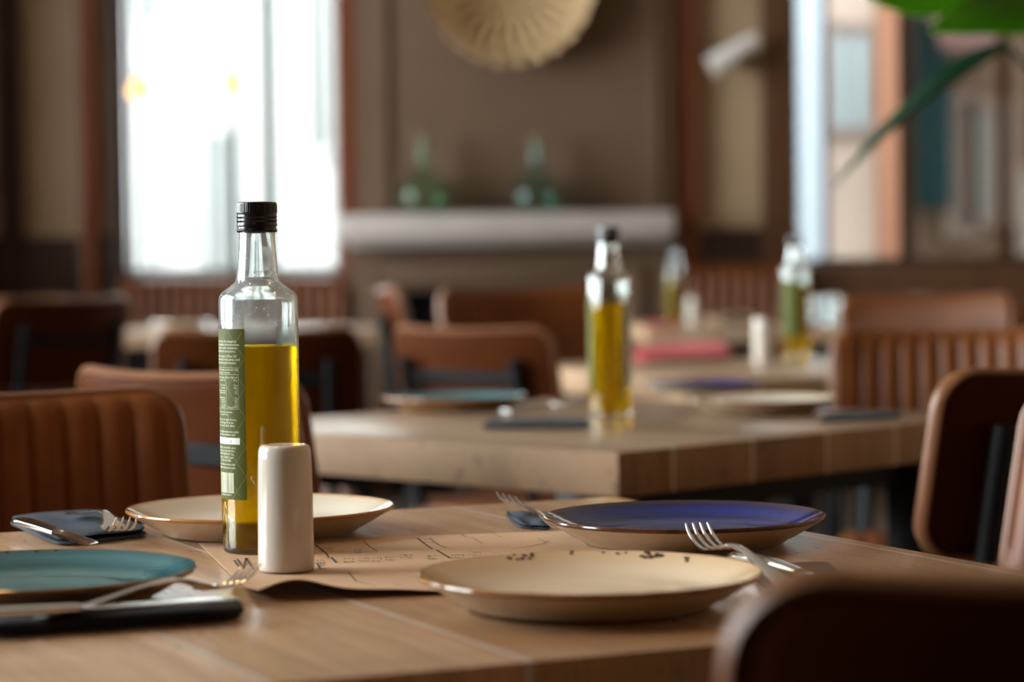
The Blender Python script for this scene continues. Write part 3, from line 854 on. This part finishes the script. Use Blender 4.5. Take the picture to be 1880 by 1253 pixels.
M['label_ink'] = mat('violet_date_ink', (.12, .10, .22), .6)
def bottle(label, pos, level, full=True):
    t = thing('oil_bottle', label, 'bottle', pos, 0, 'olive oil bottles')
    bm = MB(); lathe(bm, OUT + INN, 96); obj('glass_body', bm, 'misted' if full else 'glass', t)
    e = .0004
    prof = [(0, .0068)] + [(.018 + e, .0058)] + [(r + e, z - e) for r, z in arc(.0265, .0095, .0035, -85, 0, 5)] + [(.0300 + e, .012), (.0300 + e, .05), (.0300 + e, .12), (.0300 + e, level - .0004), (.0290, level), (0, level)]
    bm = MB(); lathe(bm, prof, 96); obj('oil', bm, 'oil', t)
    # screw cap with knurled top band and rolled ridges
    bm = MB()
    cp = [(0, .2850), (.0142, .2850), (.0142, .2632), (.0162, .2630), (.0166, .2636), (.0166, .2652), (.0158, .2660), (.0158, .2676), (.0166, .2684), (.0167, .2694), (.0161, .2706), (.0161, .2712), (.0167, .2724), (.0161, .2738), (.0161, .2744), (.0167, .2756), (.0162, .2768), (.0162, .2778), (.0166, .2790), (.0166, .2850), (.0161, .2872), (.0150, .2878), (0, .2880)]
    def kn(r, z, a): return r - (.0004 * (1 if math.sin(60 * a) > 0 else 0) if .2795 < z < .2860 and r > .016 else 0)
    cp2 = cp[:18] + [(.0166, .2790), (.0167, .2798), (.0167, .2848)] + cp[20:]
    lathe(bm, cp2, 240, rfun=kn); obj('cap', bm, 'cap', t)
    # paper labels
    r = BRD + .00015
    for nm, a0, a1, z0, z1 in (('back_label', -104, -14.5, .0455, .1845), ('front_label', 84, 158, .0455, .1845)):
        bm = MB(); strip(bm, a0, a1, z0, z1, r, 40)
        ex = bmesh.ops.extrude_face_region(bm, geom=bm.faces[:])
        for v in [q for q in ex['geom'] if isinstance(q, bmesh.types.BMVert)]:
            d = Vector((v.co.x, v.co.y, 0)).normalized(); v.co += d * .0001
        lb = obj(nm, bm, 'label' if nm == 'back_label' else mat('pale_label_paper', (.42, .46, .40), .6), t)
        if nm != 'back_label': continue
        r2 = r + .00018
        bm = MB()
        for k in range(-8, 14): # argyle of fine lines
            for s in (1, -1):
                pts = []
                for i in range(31):
                    aa = -104 + 89 * i / 30; x = math.radians(aa) * r
                    z = .0455 + k * .0240 + s * (x + .058) * 1.35 + (.0 if s > 0 else .11)
                    pts.append((aa, z))
                for (b0, q0), (b1, q1) in zip(pts, pts[1:]):
                    if min(q0, q1) > .046 and max(q0, q1) < .184:
                        w = .00022
                        bm.faces.new([bm.verts.new(label_pt(*p_, r2)) for p_ in ((b0, q0 - w), (b1, q1 - w), (b1, q1 + w), (b0, q0 + w))])
        obj('label_pattern', bm, 'label_line', lb, smooth=False)
        if not full: continue
        r3 = r + .00022
        bm = MB()
        def tx(py, body, size=.0033, ang=-57, align='CENTER'):
            text_on_label(bm, body, size, ang, (1018 - py) * .0004483, r3, align)
        for py, s_ in ((631, 'Aceite de oliva de categoria'), (637, 'superior obtenido directamente'), (643, 'de aceitunas y solo mediante'), (649, 'procedimientos mecanicos.'),
                       (658, 'Superior category Olive Oil'), (664, 'obtained directly from olives and'), (670, 'solely by mechanical means.')):
            tx(py, s_, .0030)
        for py, s_ in ((682, 'Valores medios / Average nutrition per 100g'), (687, 'Informacion nutricional')): tx(py, s_, .0020)
        for py, l_, v_ in ((696, 'Valor energetico', '100 ml / 900 kcal'), (701, 'Grasas / Fat', '100 g'), (710, 'de las cuales', '15 g'), (715, 'Saturadas', '78 g'), (720, 'Monoinsaturadas', '7 g'), (724, 'Poliinsaturadas', '0 g'), (733, 'Carbohidratos', '0 g'), (737, 'Azucares', '0 g'), (741, 'Proteinas', '0 g'), (746, 'Sal / Salt', '0 g'), (750, 'Vitamina E', '20 mg (167%)')):
            tx(py, l_, .0020, -51, 'RIGHT'); tx(py, v_, .0020, -27, 'RIGHT')
        for py, s_ in ((759, 'Consumir preferentemente'), (763.5, 'antes del fin de')): tx(py, s_, .0021)
        for py, s_ in ((773, 'Conservar en un lugar fresco,'), (778.5, 'seco y al abrigo de la luz.'), (784, 'Store in a cool, dark place.'), (795, 'Consumir preferentemente antes'), (800.5, 'de fin de / Best before end:'),
                       (824, 'Producido y envasado para'), (830, 'Produced and bottled for'), (836, 'ACEITES PREMIUM, S.L.'), (842, 'Sevilla, 41. 28002 Jaen'), (848, 'Tel. 953 000 000'), (854.5, 'www.aceitepremium.com'), (860.5, 'info@aceitepremium.com')):
            tx(py, s_, .0027)
        def zz(py): return (1018 - py) * .0004483
        def hline(a0, a1, py): strip(bm, a0, a1, zz(py) - .0001, zz(py) + .0001, r3)
        def vline(aa, p0, p1):
            w = .25; strip(bm, aa - w / 2, aa + w / 2, zz(p1), zz(p0), r3, 1)
        for py in (677, 689, 752): hline(-95, -25, py)
        vline(-25, 677, 752); vline(-49, 689, 752)
        aa = -72.0
        random.seed(3)
        while aa < -36:
            w = random.choice((.5, .8, 1.2, 1.7)); vl = (aa, min(aa + w, -36))
            strip(bm, vl[0], vl[1], zz(905), zz(868), r3, 1); aa += w + random.choice((.4, .6, 1.0))
        tx(910, '8 437000 000017', .0022, -54)
        obj('label_text', bm, 'label_text', lb, smooth=False)
        bm = MB(); strip(bm, -98, -24, zz(816), zz(804), r3 + .00002); obj('date_box', bm, 'label_white', lb)
        bm = MB(); text_on_label(bm, 'L-0412 2023-11/24', .0038, -64, zz(814), r3 + .00006, 'CENTER'); obj('date_stamp', bm, 'label_ink', lb, smooth=False)
    # condensation inside the neck and shoulder
    if full:
        bm = MB(); random.seed(11)
        for k in range(150):
            z = random.choice((random.uniform(.186, .214), random.uniform(.186, .205), random.uniform(.222, .245)))
            rr = .0300 if z < .2065 else (.0298 - (z - .2065) * .25 if z < .215 else .0150)
            rr = BRD - .0 if z < .2065 else rr
            aa = random.uniform(-70, 70); s = random.uniform(.00025, .0007)
            b2 = MB(); bmesh.ops.create_uvsphere(b2, u_segments=8, v_segments=6, radius=s)
            if z > .2065 and z < .222: rr = .0215 + math.sqrt(max(0, .011 ** 2 - (z - .2065) ** 2))
            elif z >= .222: rr = .0174 - (z - .2265) * .09
            merge(bm, b2, Matrix.Translation(label_pt(aa, z, rr)))
        d = obj('condensation', bm, 'water_drop', t); tag(d, kind='stuff')
    return t
p = on(481, 1014)
bt0 = bottle('olive oil bottle with green label on the near table, in sharp focus', (p.x, p.y, TAB + .0005), LEVEL)
p = on(1120, 764)
bt1 = bottle('blurred olive oil bottle on the second table', (p.x, p.y, TAB), .172, False)
bt1.rotation_euler.z = math.radians(-40)
p = on(1462, 652); b3 = dup(bt1, (p.x, p.y, TAB), 0.3, 'half full oil bottle on the third table beside white shaker')
p = Vector((X(1240, 9.15), 9.15)); dup(bt1, (p.x, p.y, TAB), -.6, 'distant oil bottle on the table by right banquette')

# ------------------------------------------------------------------ cutlery
def fork_bm(L=.195, curve=1.0):
    bm = MB()
    # x runs along the fork, tines toward +x, z up
    P = [(-.5 * L, .0, .0035), (-.40 * L, 0, .0045), (-.2 * L, 0, .0075), (0, 0, .0105), (.12 * L, 0, .0105), (.20 * L, 0, .0075), (.26 * L, 0, .0045)]
    S = [(.0090, .0011), (.0100, .0014), (.0065, .0016), (.0038, .0019), (.0036, .0019), (.0065, .0014), (.0115, .0010)]
    sweep(bm, smooth_path([(x, y, z * curve) for x, y, z in P], 6), lerp_list(S, 6), 14, power=2.4)
    for k in range(4):
        y = (k - 1.5) * .0062
        pts = [(.245 * L, y * .92, .0050 * curve), (.30 * L, y, .0032 * curve), (.38 * L, y, .0042 * curve), (.45 * L, y, .0080 * curve), (.5 * L, y * .96, .0130 * curve)]
        sweep(bm, smooth_path(pts, 5), lerp_list([(.0022, .0010), (.0019, .0010), (.0017, .0010), (.0014, .0009), (.0006, .0005)], 5), 10)
    return bm
def knife_bm(L=.215, hh=1.0):
    bm = MB()
    P = [(-.5 * L, 0, .004), (-.45 * L, 0, .0045), (-.2 * L, 0, .005), (.04 * L, 0, .0045)]
    S = [(.0060, .0022 * hh), (.0085, .0036 * hh), (.0078, .0034 * hh), (.0055, .0026 * hh)]
    sweep(bm, smooth_path(P, 6), lerp_list(S, 6), 14, power=2.6)
    P = [(.04 * L, 0, .0045), (.08 * L, .001, .0042), (.2 * L, .0015, .004), (.36 * L, .001, .004), (.45 * L, -.001, .004), (.5 * L, -.005, .004)]
    S = [(.0052, .0016), (.0090, .0008), (.0100, .0007), (.0100, .0007), (.0080, .0006), (.0022, .0005)]
    sweep(bm, smooth_path(P, 6), lerp_list(S, 6), 14, power=2.2)
    return bm
def cutlery(name, bm, label, mid, toward, z, cat, group='forks and knives on the tables', pitch=0, roll=0, m='steel'):
    o = obj(name, bm, m); d = (Vector(toward) - Vector(mid)).to_2d()
    o.location = (mid[0], mid[1], z); o.rotation_mode = 'XYZ'
    o.rotation_euler = (roll, -pitch, math.atan2(d.y, d.x))
    return tag(o, label, cat, group)
def napkin(label, pts, th, m, group='dark cloth napkins under cutlery', seed=0, name='napkin', layers=2, rk=14):
    """folded cloth: rounded layered slab with corners pts (world, counter-clockwise)"""
    rnd = random.Random(seed)
    c = sum((Vector(q[:2]) for q in pts), Vector((0, 0))) / 4
    P = [Vector(q[:2]) - c for q in pts]
    bm = MB(); nu, nv = 40, 16
    ph = [rnd.uniform(0, 6) for _ in range(4)]
    for L in range(layers):
        z0 = th * L / layers; z1 = th * (L + .92) / layers
        sh = 1 - .03 * L
        g = {}
        for side in (0, 1):
            for i in range(nu + 1):
                for j in range(nv + 1):
                    u, v = .5 - .5 * math.cos(PI * i / nu), .5 - .5 * math.cos(PI * j / nv)
                    a_, b_ = 2 * u - 1, 2 * v - 1
                    u0, v0 = u, v
                    u = .5 + .5 * a_ * (1 - .05 * b_ ** 8); v = .5 + .5 * b_ * (1 - .16 * a_ ** 8)
                    q = (P[0] * (1 - u) + P[1] * u) * (1 - v) + (P[3] * (1 - u) + P[2] * u) * v
                    e = min(u0, 1 - u0, v0 * .5, (1 - v0) * .5) * rk
                    rd = math.sqrt(max(0, 1 - (1 - min(1, e)) ** 2))
                    w = .0012 * math.sin(9 * u + ph[0]) * math.sin(5 * v + ph[1]) * rd * (L + 1) * .7 - .0008 * rd
                    mid = (z0 + z1) / 2; z = mid + (1 if side else -1) * (z1 - z0) / 2 * rd + (w if (L or side) else 0)
                    g[side, i, j] = bm.verts.new((q.x * sh, q.y * sh, max(z, .0001)))
            for i in range(nu):
                for j in range(nv): bm.faces.new((g[side, i, j], g[side, i + 1, j], g[side, i + 1, j + 1], g[side, i, j + 1]))
    bmesh.ops.remove_doubles(bm, verts=bm.verts[:], dist=1e-6)
    o = obj(name, bm, m, loc=(c.x, c.y, TAB + .0003))
    return tag(o, label, 'napkin', group)
# back left: blue-grey napkin with knife and fork
napkin('blue grey folded napkin under knife and fork at the left of near table', [on(110, 1007), on(283, 987), on(170, 949), on(8, 963)], .010, 'navy', seed=1)
ZN = TAB + .0108
k0 = on(35, 957, ZN + .004); k1 = on(172, 1000, ZN + .004)
cutlery('table_knife', knife_bm((k1 - k0).length), 'steel table knife lying across the blue grey napkin', (k0 + k1) / 2, k1, ZN, 'knife')
f0 = on(118, 962, ZN + .006); f1 = on(246, 956, ZN + .014); 
f1 = on(240, 966, ZN + .01)
cutlery('fork', fork_bm(.19, 1.5), 'steel fork on the blue grey napkin with tines toward white plate', Vector((-.362, 2.105, 0)), Vector((-.325, 2.02, 0)), ZN - .003, 'fork')
# front left: charcoal napkin with handles of a knife and fork
napkin('charcoal napkin rolled under cutlery at the front left of near table', [on(-40, 1180), on(452, 1142), on(440, 1118), on(-40, 1150)], .012, 'dark_cloth', seed=2, layers=1, rk=8)
ZN2 = TAB + .0125
cutlery('table_knife', knife_bm(.24), 'table knife with warm gold reflections lying on the charcoal napkin', on(118, 1130, ZN2), on(390, 1112, ZN2), ZN2, 'knife')
tip = Vector((-.184, 1.708)); fd = Vector((.60, .80)).normalized()
fm = tip - fd * .1
cutlery('fork', fork_bm(.2, 1.35), 'fork lying across the charcoal napkin, its bright raised tines pointing at foot of white shaker', (fm.x, fm.y), (tip.x, tip.y), TAB + .0075, 'fork', roll=-.15)
# by the blue plate
napkin('dark napkin with fork on it, tucked left of blue plate', [on(955, 972), on(1010, 975), on(1010, 947), on(925, 947)], .005, 'navy', seed=4)
q0 = on(1035, 972, TAB + .01); q1 = at(926, 913, (on(930, 948)).y)
L = (q1 - q0).length
cutlery('fork', fork_bm(L * 1.0, .35), 'thin fork with raised tip leaning out from under the blue plate', (q0 + q1) / 2, q1, (q0.z + q1.z) / 2 - .002, 'fork', roll=.25, pitch=math.asin(max(-1, min(1, (q1.z - q0.z) / L))))
q0 = on(1420, 1055, TAB + .012); q1 = on(1288, 985, TAB + .022)
cutlery('fork', fork_bm(.225, 1.25), 'steel fork with tines up between cream plate and blue plate', (q0 * .62 + q1 * .38), q1, TAB + .0082, 'fork', pitch=.06)
napkin('dark napkin with cutlery at the right of cream plate, half hidden by chair', [on(1400, 1085), on(1560, 1075), on(1520, 1040), on(1370, 1050)], .006, 'dark_cloth', seed=5)
cutlery('table_knife', knife_bm(.2), 'steel knife right of cream plate, half hidden by foreground chair', on(1460, 1050, TAB + .01), on(1560, 1075, TAB + .01), TAB + .0068, 'knife')
# second table
napkin('dark napkin near the front edge of the second table', [on(880, 790), on(1090, 790), on(1075, 772), on(900, 772)], .006, 'dark_cloth', seed=6)
cutlery('fork', fork_bm(.19, 1.7), 'shiny fork lying right of turquoise plate on the second table', on(992, 756), on(1052, 750), TAB + .0005, 'fork', roll=.05)
cutlery('table_knife', knife_bm(.2), 'shiny knife lying between turquoise plate and oil bottle on the second table', on(1020, 742), on(1080, 737), TAB + .0005, 'knife', roll=.1)
napkin('dark napkin beside the cream plate on the second table', [on(1500, 778), on(1650, 770), on(1655, 759), on(1520, 762)], .005, 'dark_cloth', seed=7)
# third table
napkin('red folded napkin on the third table', [on(1165, 668), on(1350, 660), on(1330, 634), on(1165, 640)], .016, 'red_cloth', 'red napkins', seed=8)
napkin('faded red napkin on the table by right banquette', [(X(1195, 8.4), 8.42), (X(1255, 8.4), 8.42), (X(1255, 8.4), 8.75), (X(1195, 8.4), 8.75)], .012, 'red_cloth', 'red napkins', seed=9)

# ------------------------------------------------------------------ kraft paper place mat with print
M['kraft'] = noisy('brown_kraft_paper', (.56, .375, .235), (.50, .325, .20), .62, 6)
M['ink'] = mat('dark_print_ink', (.075, .055, .045), .7)
def paper():
    fl, fr_, br, bl = on(474, 1106).to_2d(), on(1345, 1075).to_2d(), on(1330, 935).to_2d(), on(365, 1000).to_2d()
    br = fr_ + (bl - fl) * 1.02
    fr_ = fl + (fr_ - fl)
    c = (fl + fr_ + br + bl) / 4
    def base(u, v):
        q = (fl * (1 - u) + fr_ * u) * (1 - v) + (bl * (1 - u) + br * u) * v
        # lifted front edge that curls at the left
        k = math.exp(-(v / .13) ** 2)
        lift = .0125 * math.exp(-((u - .07) / .085) ** 2) + .005 * math.exp(-((u - .24) / .15) ** 2)
        z = lift * k
        return q, z
    def P(u, v, dz=0):
        q, z = base(u, v); return Vector((q.x - c.x, q.y - c.y, .0007 + z + dz))
    bm = MB(); nu, nv = 90, 40; g = {}
    for s in (0, 1):
        for i in range(nu + 1):
            for j in range(nv + 1): g[s, i, j] = bm.verts.new(P(i / nu, j / nv, .0004 * s))
        for i in range(nu):
            for j in range(nv): bm.faces.new((g[s, i, j], g[s, i + 1, j], g[s, i + 1, j + 1], g[s, i, j + 1]))
    for i in range(nu):
        bm.faces.new((g[0, i, 0], g[0, i + 1, 0], g[1, i + 1, 0], g[1, i, 0])); bm.faces.new((g[0, i, nv], g[0, i + 1, nv], g[1, i + 1, nv], g[1, i, nv]))
    for j in range(nv):
        bm.faces.new((g[0, 0, j], g[0, 0, j + 1], g[1, 0, j + 1], g[1, 0, j])); bm.faces.new((g[0, nu, j], g[0, nu, j + 1], g[1, nu, j + 1], g[1, nu, j]))
    t = obj('paper_place_mat', bm, 'kraft', loc=(c.x, c.y, TAB)); tag(t, 'printed brown paper place mat with curled front edge on the near table', 'place mat')
    # printed strokes, given in photograph positions on the sheet and laid on its surface
    bm = MB()
    e1, e2 = fr_ - fl, bl - fl
    det = e1.x * e2.y - e1.y * e2.x
    def uv(px, py):
        d = on(px, py, TAB + .001).to_2d() - fl
        return (d.x * e2.y - d.y * e2.x) / det, (e1.x * d.y - e1.y * d.x) / det
    def stroke(pts, w=.0006):
        q = [P(*uv(*p_), .0007) for p_ in pts]
        for a, b in zip(q, q[1:]):
            d = (b - a); n = Vector((-d.y, d.x, 0)); n.normalize(); n *= w
            bm.faces.new([bm.verts.new(x) for x in (a - n, b - n, b + n, a + n)])
    stroke([(768, 990), (780, 1000), (795, 1010)], .0009); stroke([(803, 1012), (828, 1027)], .0010)
    stroke([(580, 1002), (600, 1018), (604, 1026)], .0008); stroke([(609, 1025), (618, 1035)], .0010)
    stroke([(640, 1053), (655, 1070), (690, 1086)], .0005); stroke([(668, 994), (680, 1006), (695, 1014)], .0004)
    stroke([(790, 990), (808, 1003), (822, 1008)], .0005); stroke([(850, 983), (856, 988), (870, 990), (888, 1000)], .0004)
    stroke([(905, 980), (925, 990)], .0003); stroke([(940, 1010), (975, 1006), (1000, 1000), (1010, 996)], .0004); stroke([(990, 990), (1005, 998)], .0003)
    random.seed(21)
    for (px, py, n, dx, dy) in ((590, 1008, 5, 5, 0), (652, 1010, 3, 4, 0), (632, 1027, 4, 5, 0), (660, 1026, 4, 5, 0), (684, 1026, 4, 5, 0), (708, 1024, 5, 4, 0), (735, 1020, 6, 4, 0), (785, 1022, 5, 4, 0), (830, 1020, 5, 5, 0), (862, 1015, 5, 5, 0), (722, 1077, 4, 5, 0), (582, 1030, 3, 6, 0), (780, 992, 4, 5, 0)):
        for k in range(n):
            for row in range(2):
                x0 = px + k * dx; y0 = py + row * 5
                stroke([(x0, y0), (x0 + random.uniform(1.5, 3.5), y0 + random.uniform(.5, 3))], random.uniform(.0002, .0005))
    for k in range(26):
        x0 = 900 + k * 9 + random.uniform(-3, 3); y0 = 1017 - k * .7 + random.uniform(-3, 3)
        stroke([(x0, y0), (x0 + random.uniform(2, 7), y0 + random.uniform(-1.5, 1.5))], .0003)
    # large letters by the shaker
    for pts in ([(447, 1046), (452, 1026), (466, 1047)], [(449, 1038), (461, 1038)], [(430, 1030), (438, 1041)], [(436, 1028), (446, 1043)], [(582, 1035), (588, 1046)], [(584, 1035), (597, 1034)], [(588, 1046), (600, 1045)], [(586, 1040), (597, 1039)]):
        stroke(pts, .0009)
    obj('print', bm, 'ink', t, smooth=False)
paper()

# ------------------------------------------------------------------ large leafed plant at the right
def leaf_bm(base, tip, width, droop, side, n=26):
    base, tip = Vector(base), Vector(tip); bm = MB(); d = tip - base
    sv = Vector(side).normalized(); rows = []
    for s in (0, 1):
        g = []
        for i in range(n + 1):
            t = i / n; p = base + d * t + Vector((0, 0, droop * math.sin(PI * t)))
            w = width * (math.sin(PI * min(1, t * .93 + .045)) ** .75)
            row = []
            for j in range(9):
                q = -1 + j / 4
                row.append(bm.verts.new(p + sv * (w * q) + Vector((0, .04 * abs(q) * width / .1, .15 * w * abs(q))) + Vector((0, .0012 * s, .0012 * s))))
            g.append(row)
        rows.append(g)
        for i in range(n):
            for j in range(8): bm.faces.new((g[i][j], g[i][j + 1], g[i + 1][j + 1], g[i + 1][j]))
    return bm
def leaf_mat(name, col, tcol, f):
    m = mat(name, col, .4); t = m.node_tree; b = t.nodes['Principled BSDF']
    tl = t.nodes.new('ShaderNodeBsdfTranslucent'); tl.inputs[0].default_value = (*tcol, 1)
    mx = t.nodes.new('ShaderNodeMixShader'); mx.inputs[0].default_value = f
    t.links.new(b.outputs[0], mx.inputs[1]); t.links.new(tl.outputs[0], mx.inputs[2]); t.links.new(mx.outputs[0], t.nodes['Material Output'].inputs['Surface'])
    return m
M['leaf'] = leaf_mat('green_leaf', (.06, .22, .004), (.20, .42, .01), .5)
M['leaf_dark'] = leaf_mat('deep_green_leaf', (.008, .040, .020), (.03, .12, .03), .2)
pp = Vector((1.55, 4.9, 0))
t = thing('potted_plant', 'large leafed green potted plant reaching in from the right frame edge', 'plant', pp)
bm = MB(); lathe(bm, [(0, .0), (.15, 0), (.16, .01), (.2, .36), (.205, .38), (.19, .38), (.185, .35), (0, .34)], 40); obj('pot', bm, mat('terracotta_pot', (.3, .13, .07), .8), t)
def loc(v): return v - pp
l1b, l1t = at(1850, 85, 4.9), at(1530, 345, 4.7)
l2b, l2t = at(1960, -70, 5.0), at(1600, -25, 4.6)
l3b, l3t = at(2000, 50, 5.0), at(1715, 50, 4.7)
for b, tp, w, dr, sd, m_, base in ((l1b, l1t, .058, .03, (.5, .5, .75), 'leaf_dark', .1), (l2b, l2t, .125, .0, (.25, -.9, .9), 'leaf', .0), (l3b, l3t, .075, .03, (.2, -.8, .7), 'leaf', .05), (at(2050, 200, 5.2), at(2050, -300, 5.4), .12, .02, (1, .2, 0), 'leaf', 0)):
    obj('leaf', leaf_bm(loc(b), loc(tp), w, dr, sd), m_, t)
    bm = MB(); bl = loc(b); sweep(bm, smooth_path([(random.uniform(-.04, .04), random.uniform(-.04, .04), .34), (bl.x * .25, bl.y * .2, .34 + (bl.z - .34) * .55), (bl.x, bl.y, bl.z)], 8), lerp_list([(.012, .012), (.009, .009), (.005, .005)], 8), 8)
    obj('stem', bm, 'leaf_dark', t)

# ------------------------------------------------------------------ drinking glasses on far tables
def tumbler(label, p, s=1):
    t = tag(obj('drinking_glass', (lambda b: (lathe(b, [(0, .006), (.026, .006), (.030, .002), (.032, .006), (.038, .10), (.0385, .101), (.036, .1), (.030, .012), (0, .011)], 40), b)[1])(MB()), 'glass', loc=p), label, 'glass', 'drinking glasses on far tables')
    return t
p = on(1497, 600); g0 = tumbler('drinking glass right of the oil bottle on the third table, far away', (p.x, 8.5, TAB))
for px, Y, lab in ((1530, 8.6, 'second drinking glass on the distant table before right window'), (1690, 8.5, 'drinking glass far right on the distant table under the leaf'), (207, 8.9, 'drinking glass at the left end of the small bright table')):
    o = g0.copy(); COL.objects.link(o); o.location = (X(px, Y), Y, TAB); o['label'] = lab

# ------------------------------------------------------------------ warm ceiling lamps over the tables
def pendant(x, y, z, label):
    t = thing('pendant_lamp', label, 'lamp', (x, y, z), 0, 'metal pendant lamps over the tables')
    bm = MB(); lathe(bm, [(.02, .16), (.03, .15), (.06, .10), (.13, .0), (.131, -.005), (.127, -.003), (.057, .095), (.027, .142), (.018, .15)], 40, close=True); obj('lamp_shade', bm, 'black', t)
    bm = MB(); sweep(bm, [(0, 0, .15), (0, 0, R['z1'] - z)], .003, 6); lathe(bm, [(0, .165), (.02, .165), (.02, .10), (0, .10)], 16); obj('flex', bm, 'black', t)
    bm = MB(); bmesh.ops.create_uvsphere(bm, u_segments=20, v_segments=12, radius=.038, matrix=Matrix.Translation((0, 0, .045))); obj('bulb', bm, M['lamp_bulb'], t)
M['lamp_bulb'] = mat('warm_lamp_bulb', (1, .8, .5), .4, emit=(1, .56, .22), estr=60)
pendant(-.55, 1.95, 1.85, 'black pendant lamp with warm bulb above the left of the near table')
pendant(.30, 2.15, 1.85, 'black pendant lamp with warm bulb above the right of the near table')
pendant(-.75, -.45, 1.95, 'black pendant lamp with warm bulb in front of the near table')
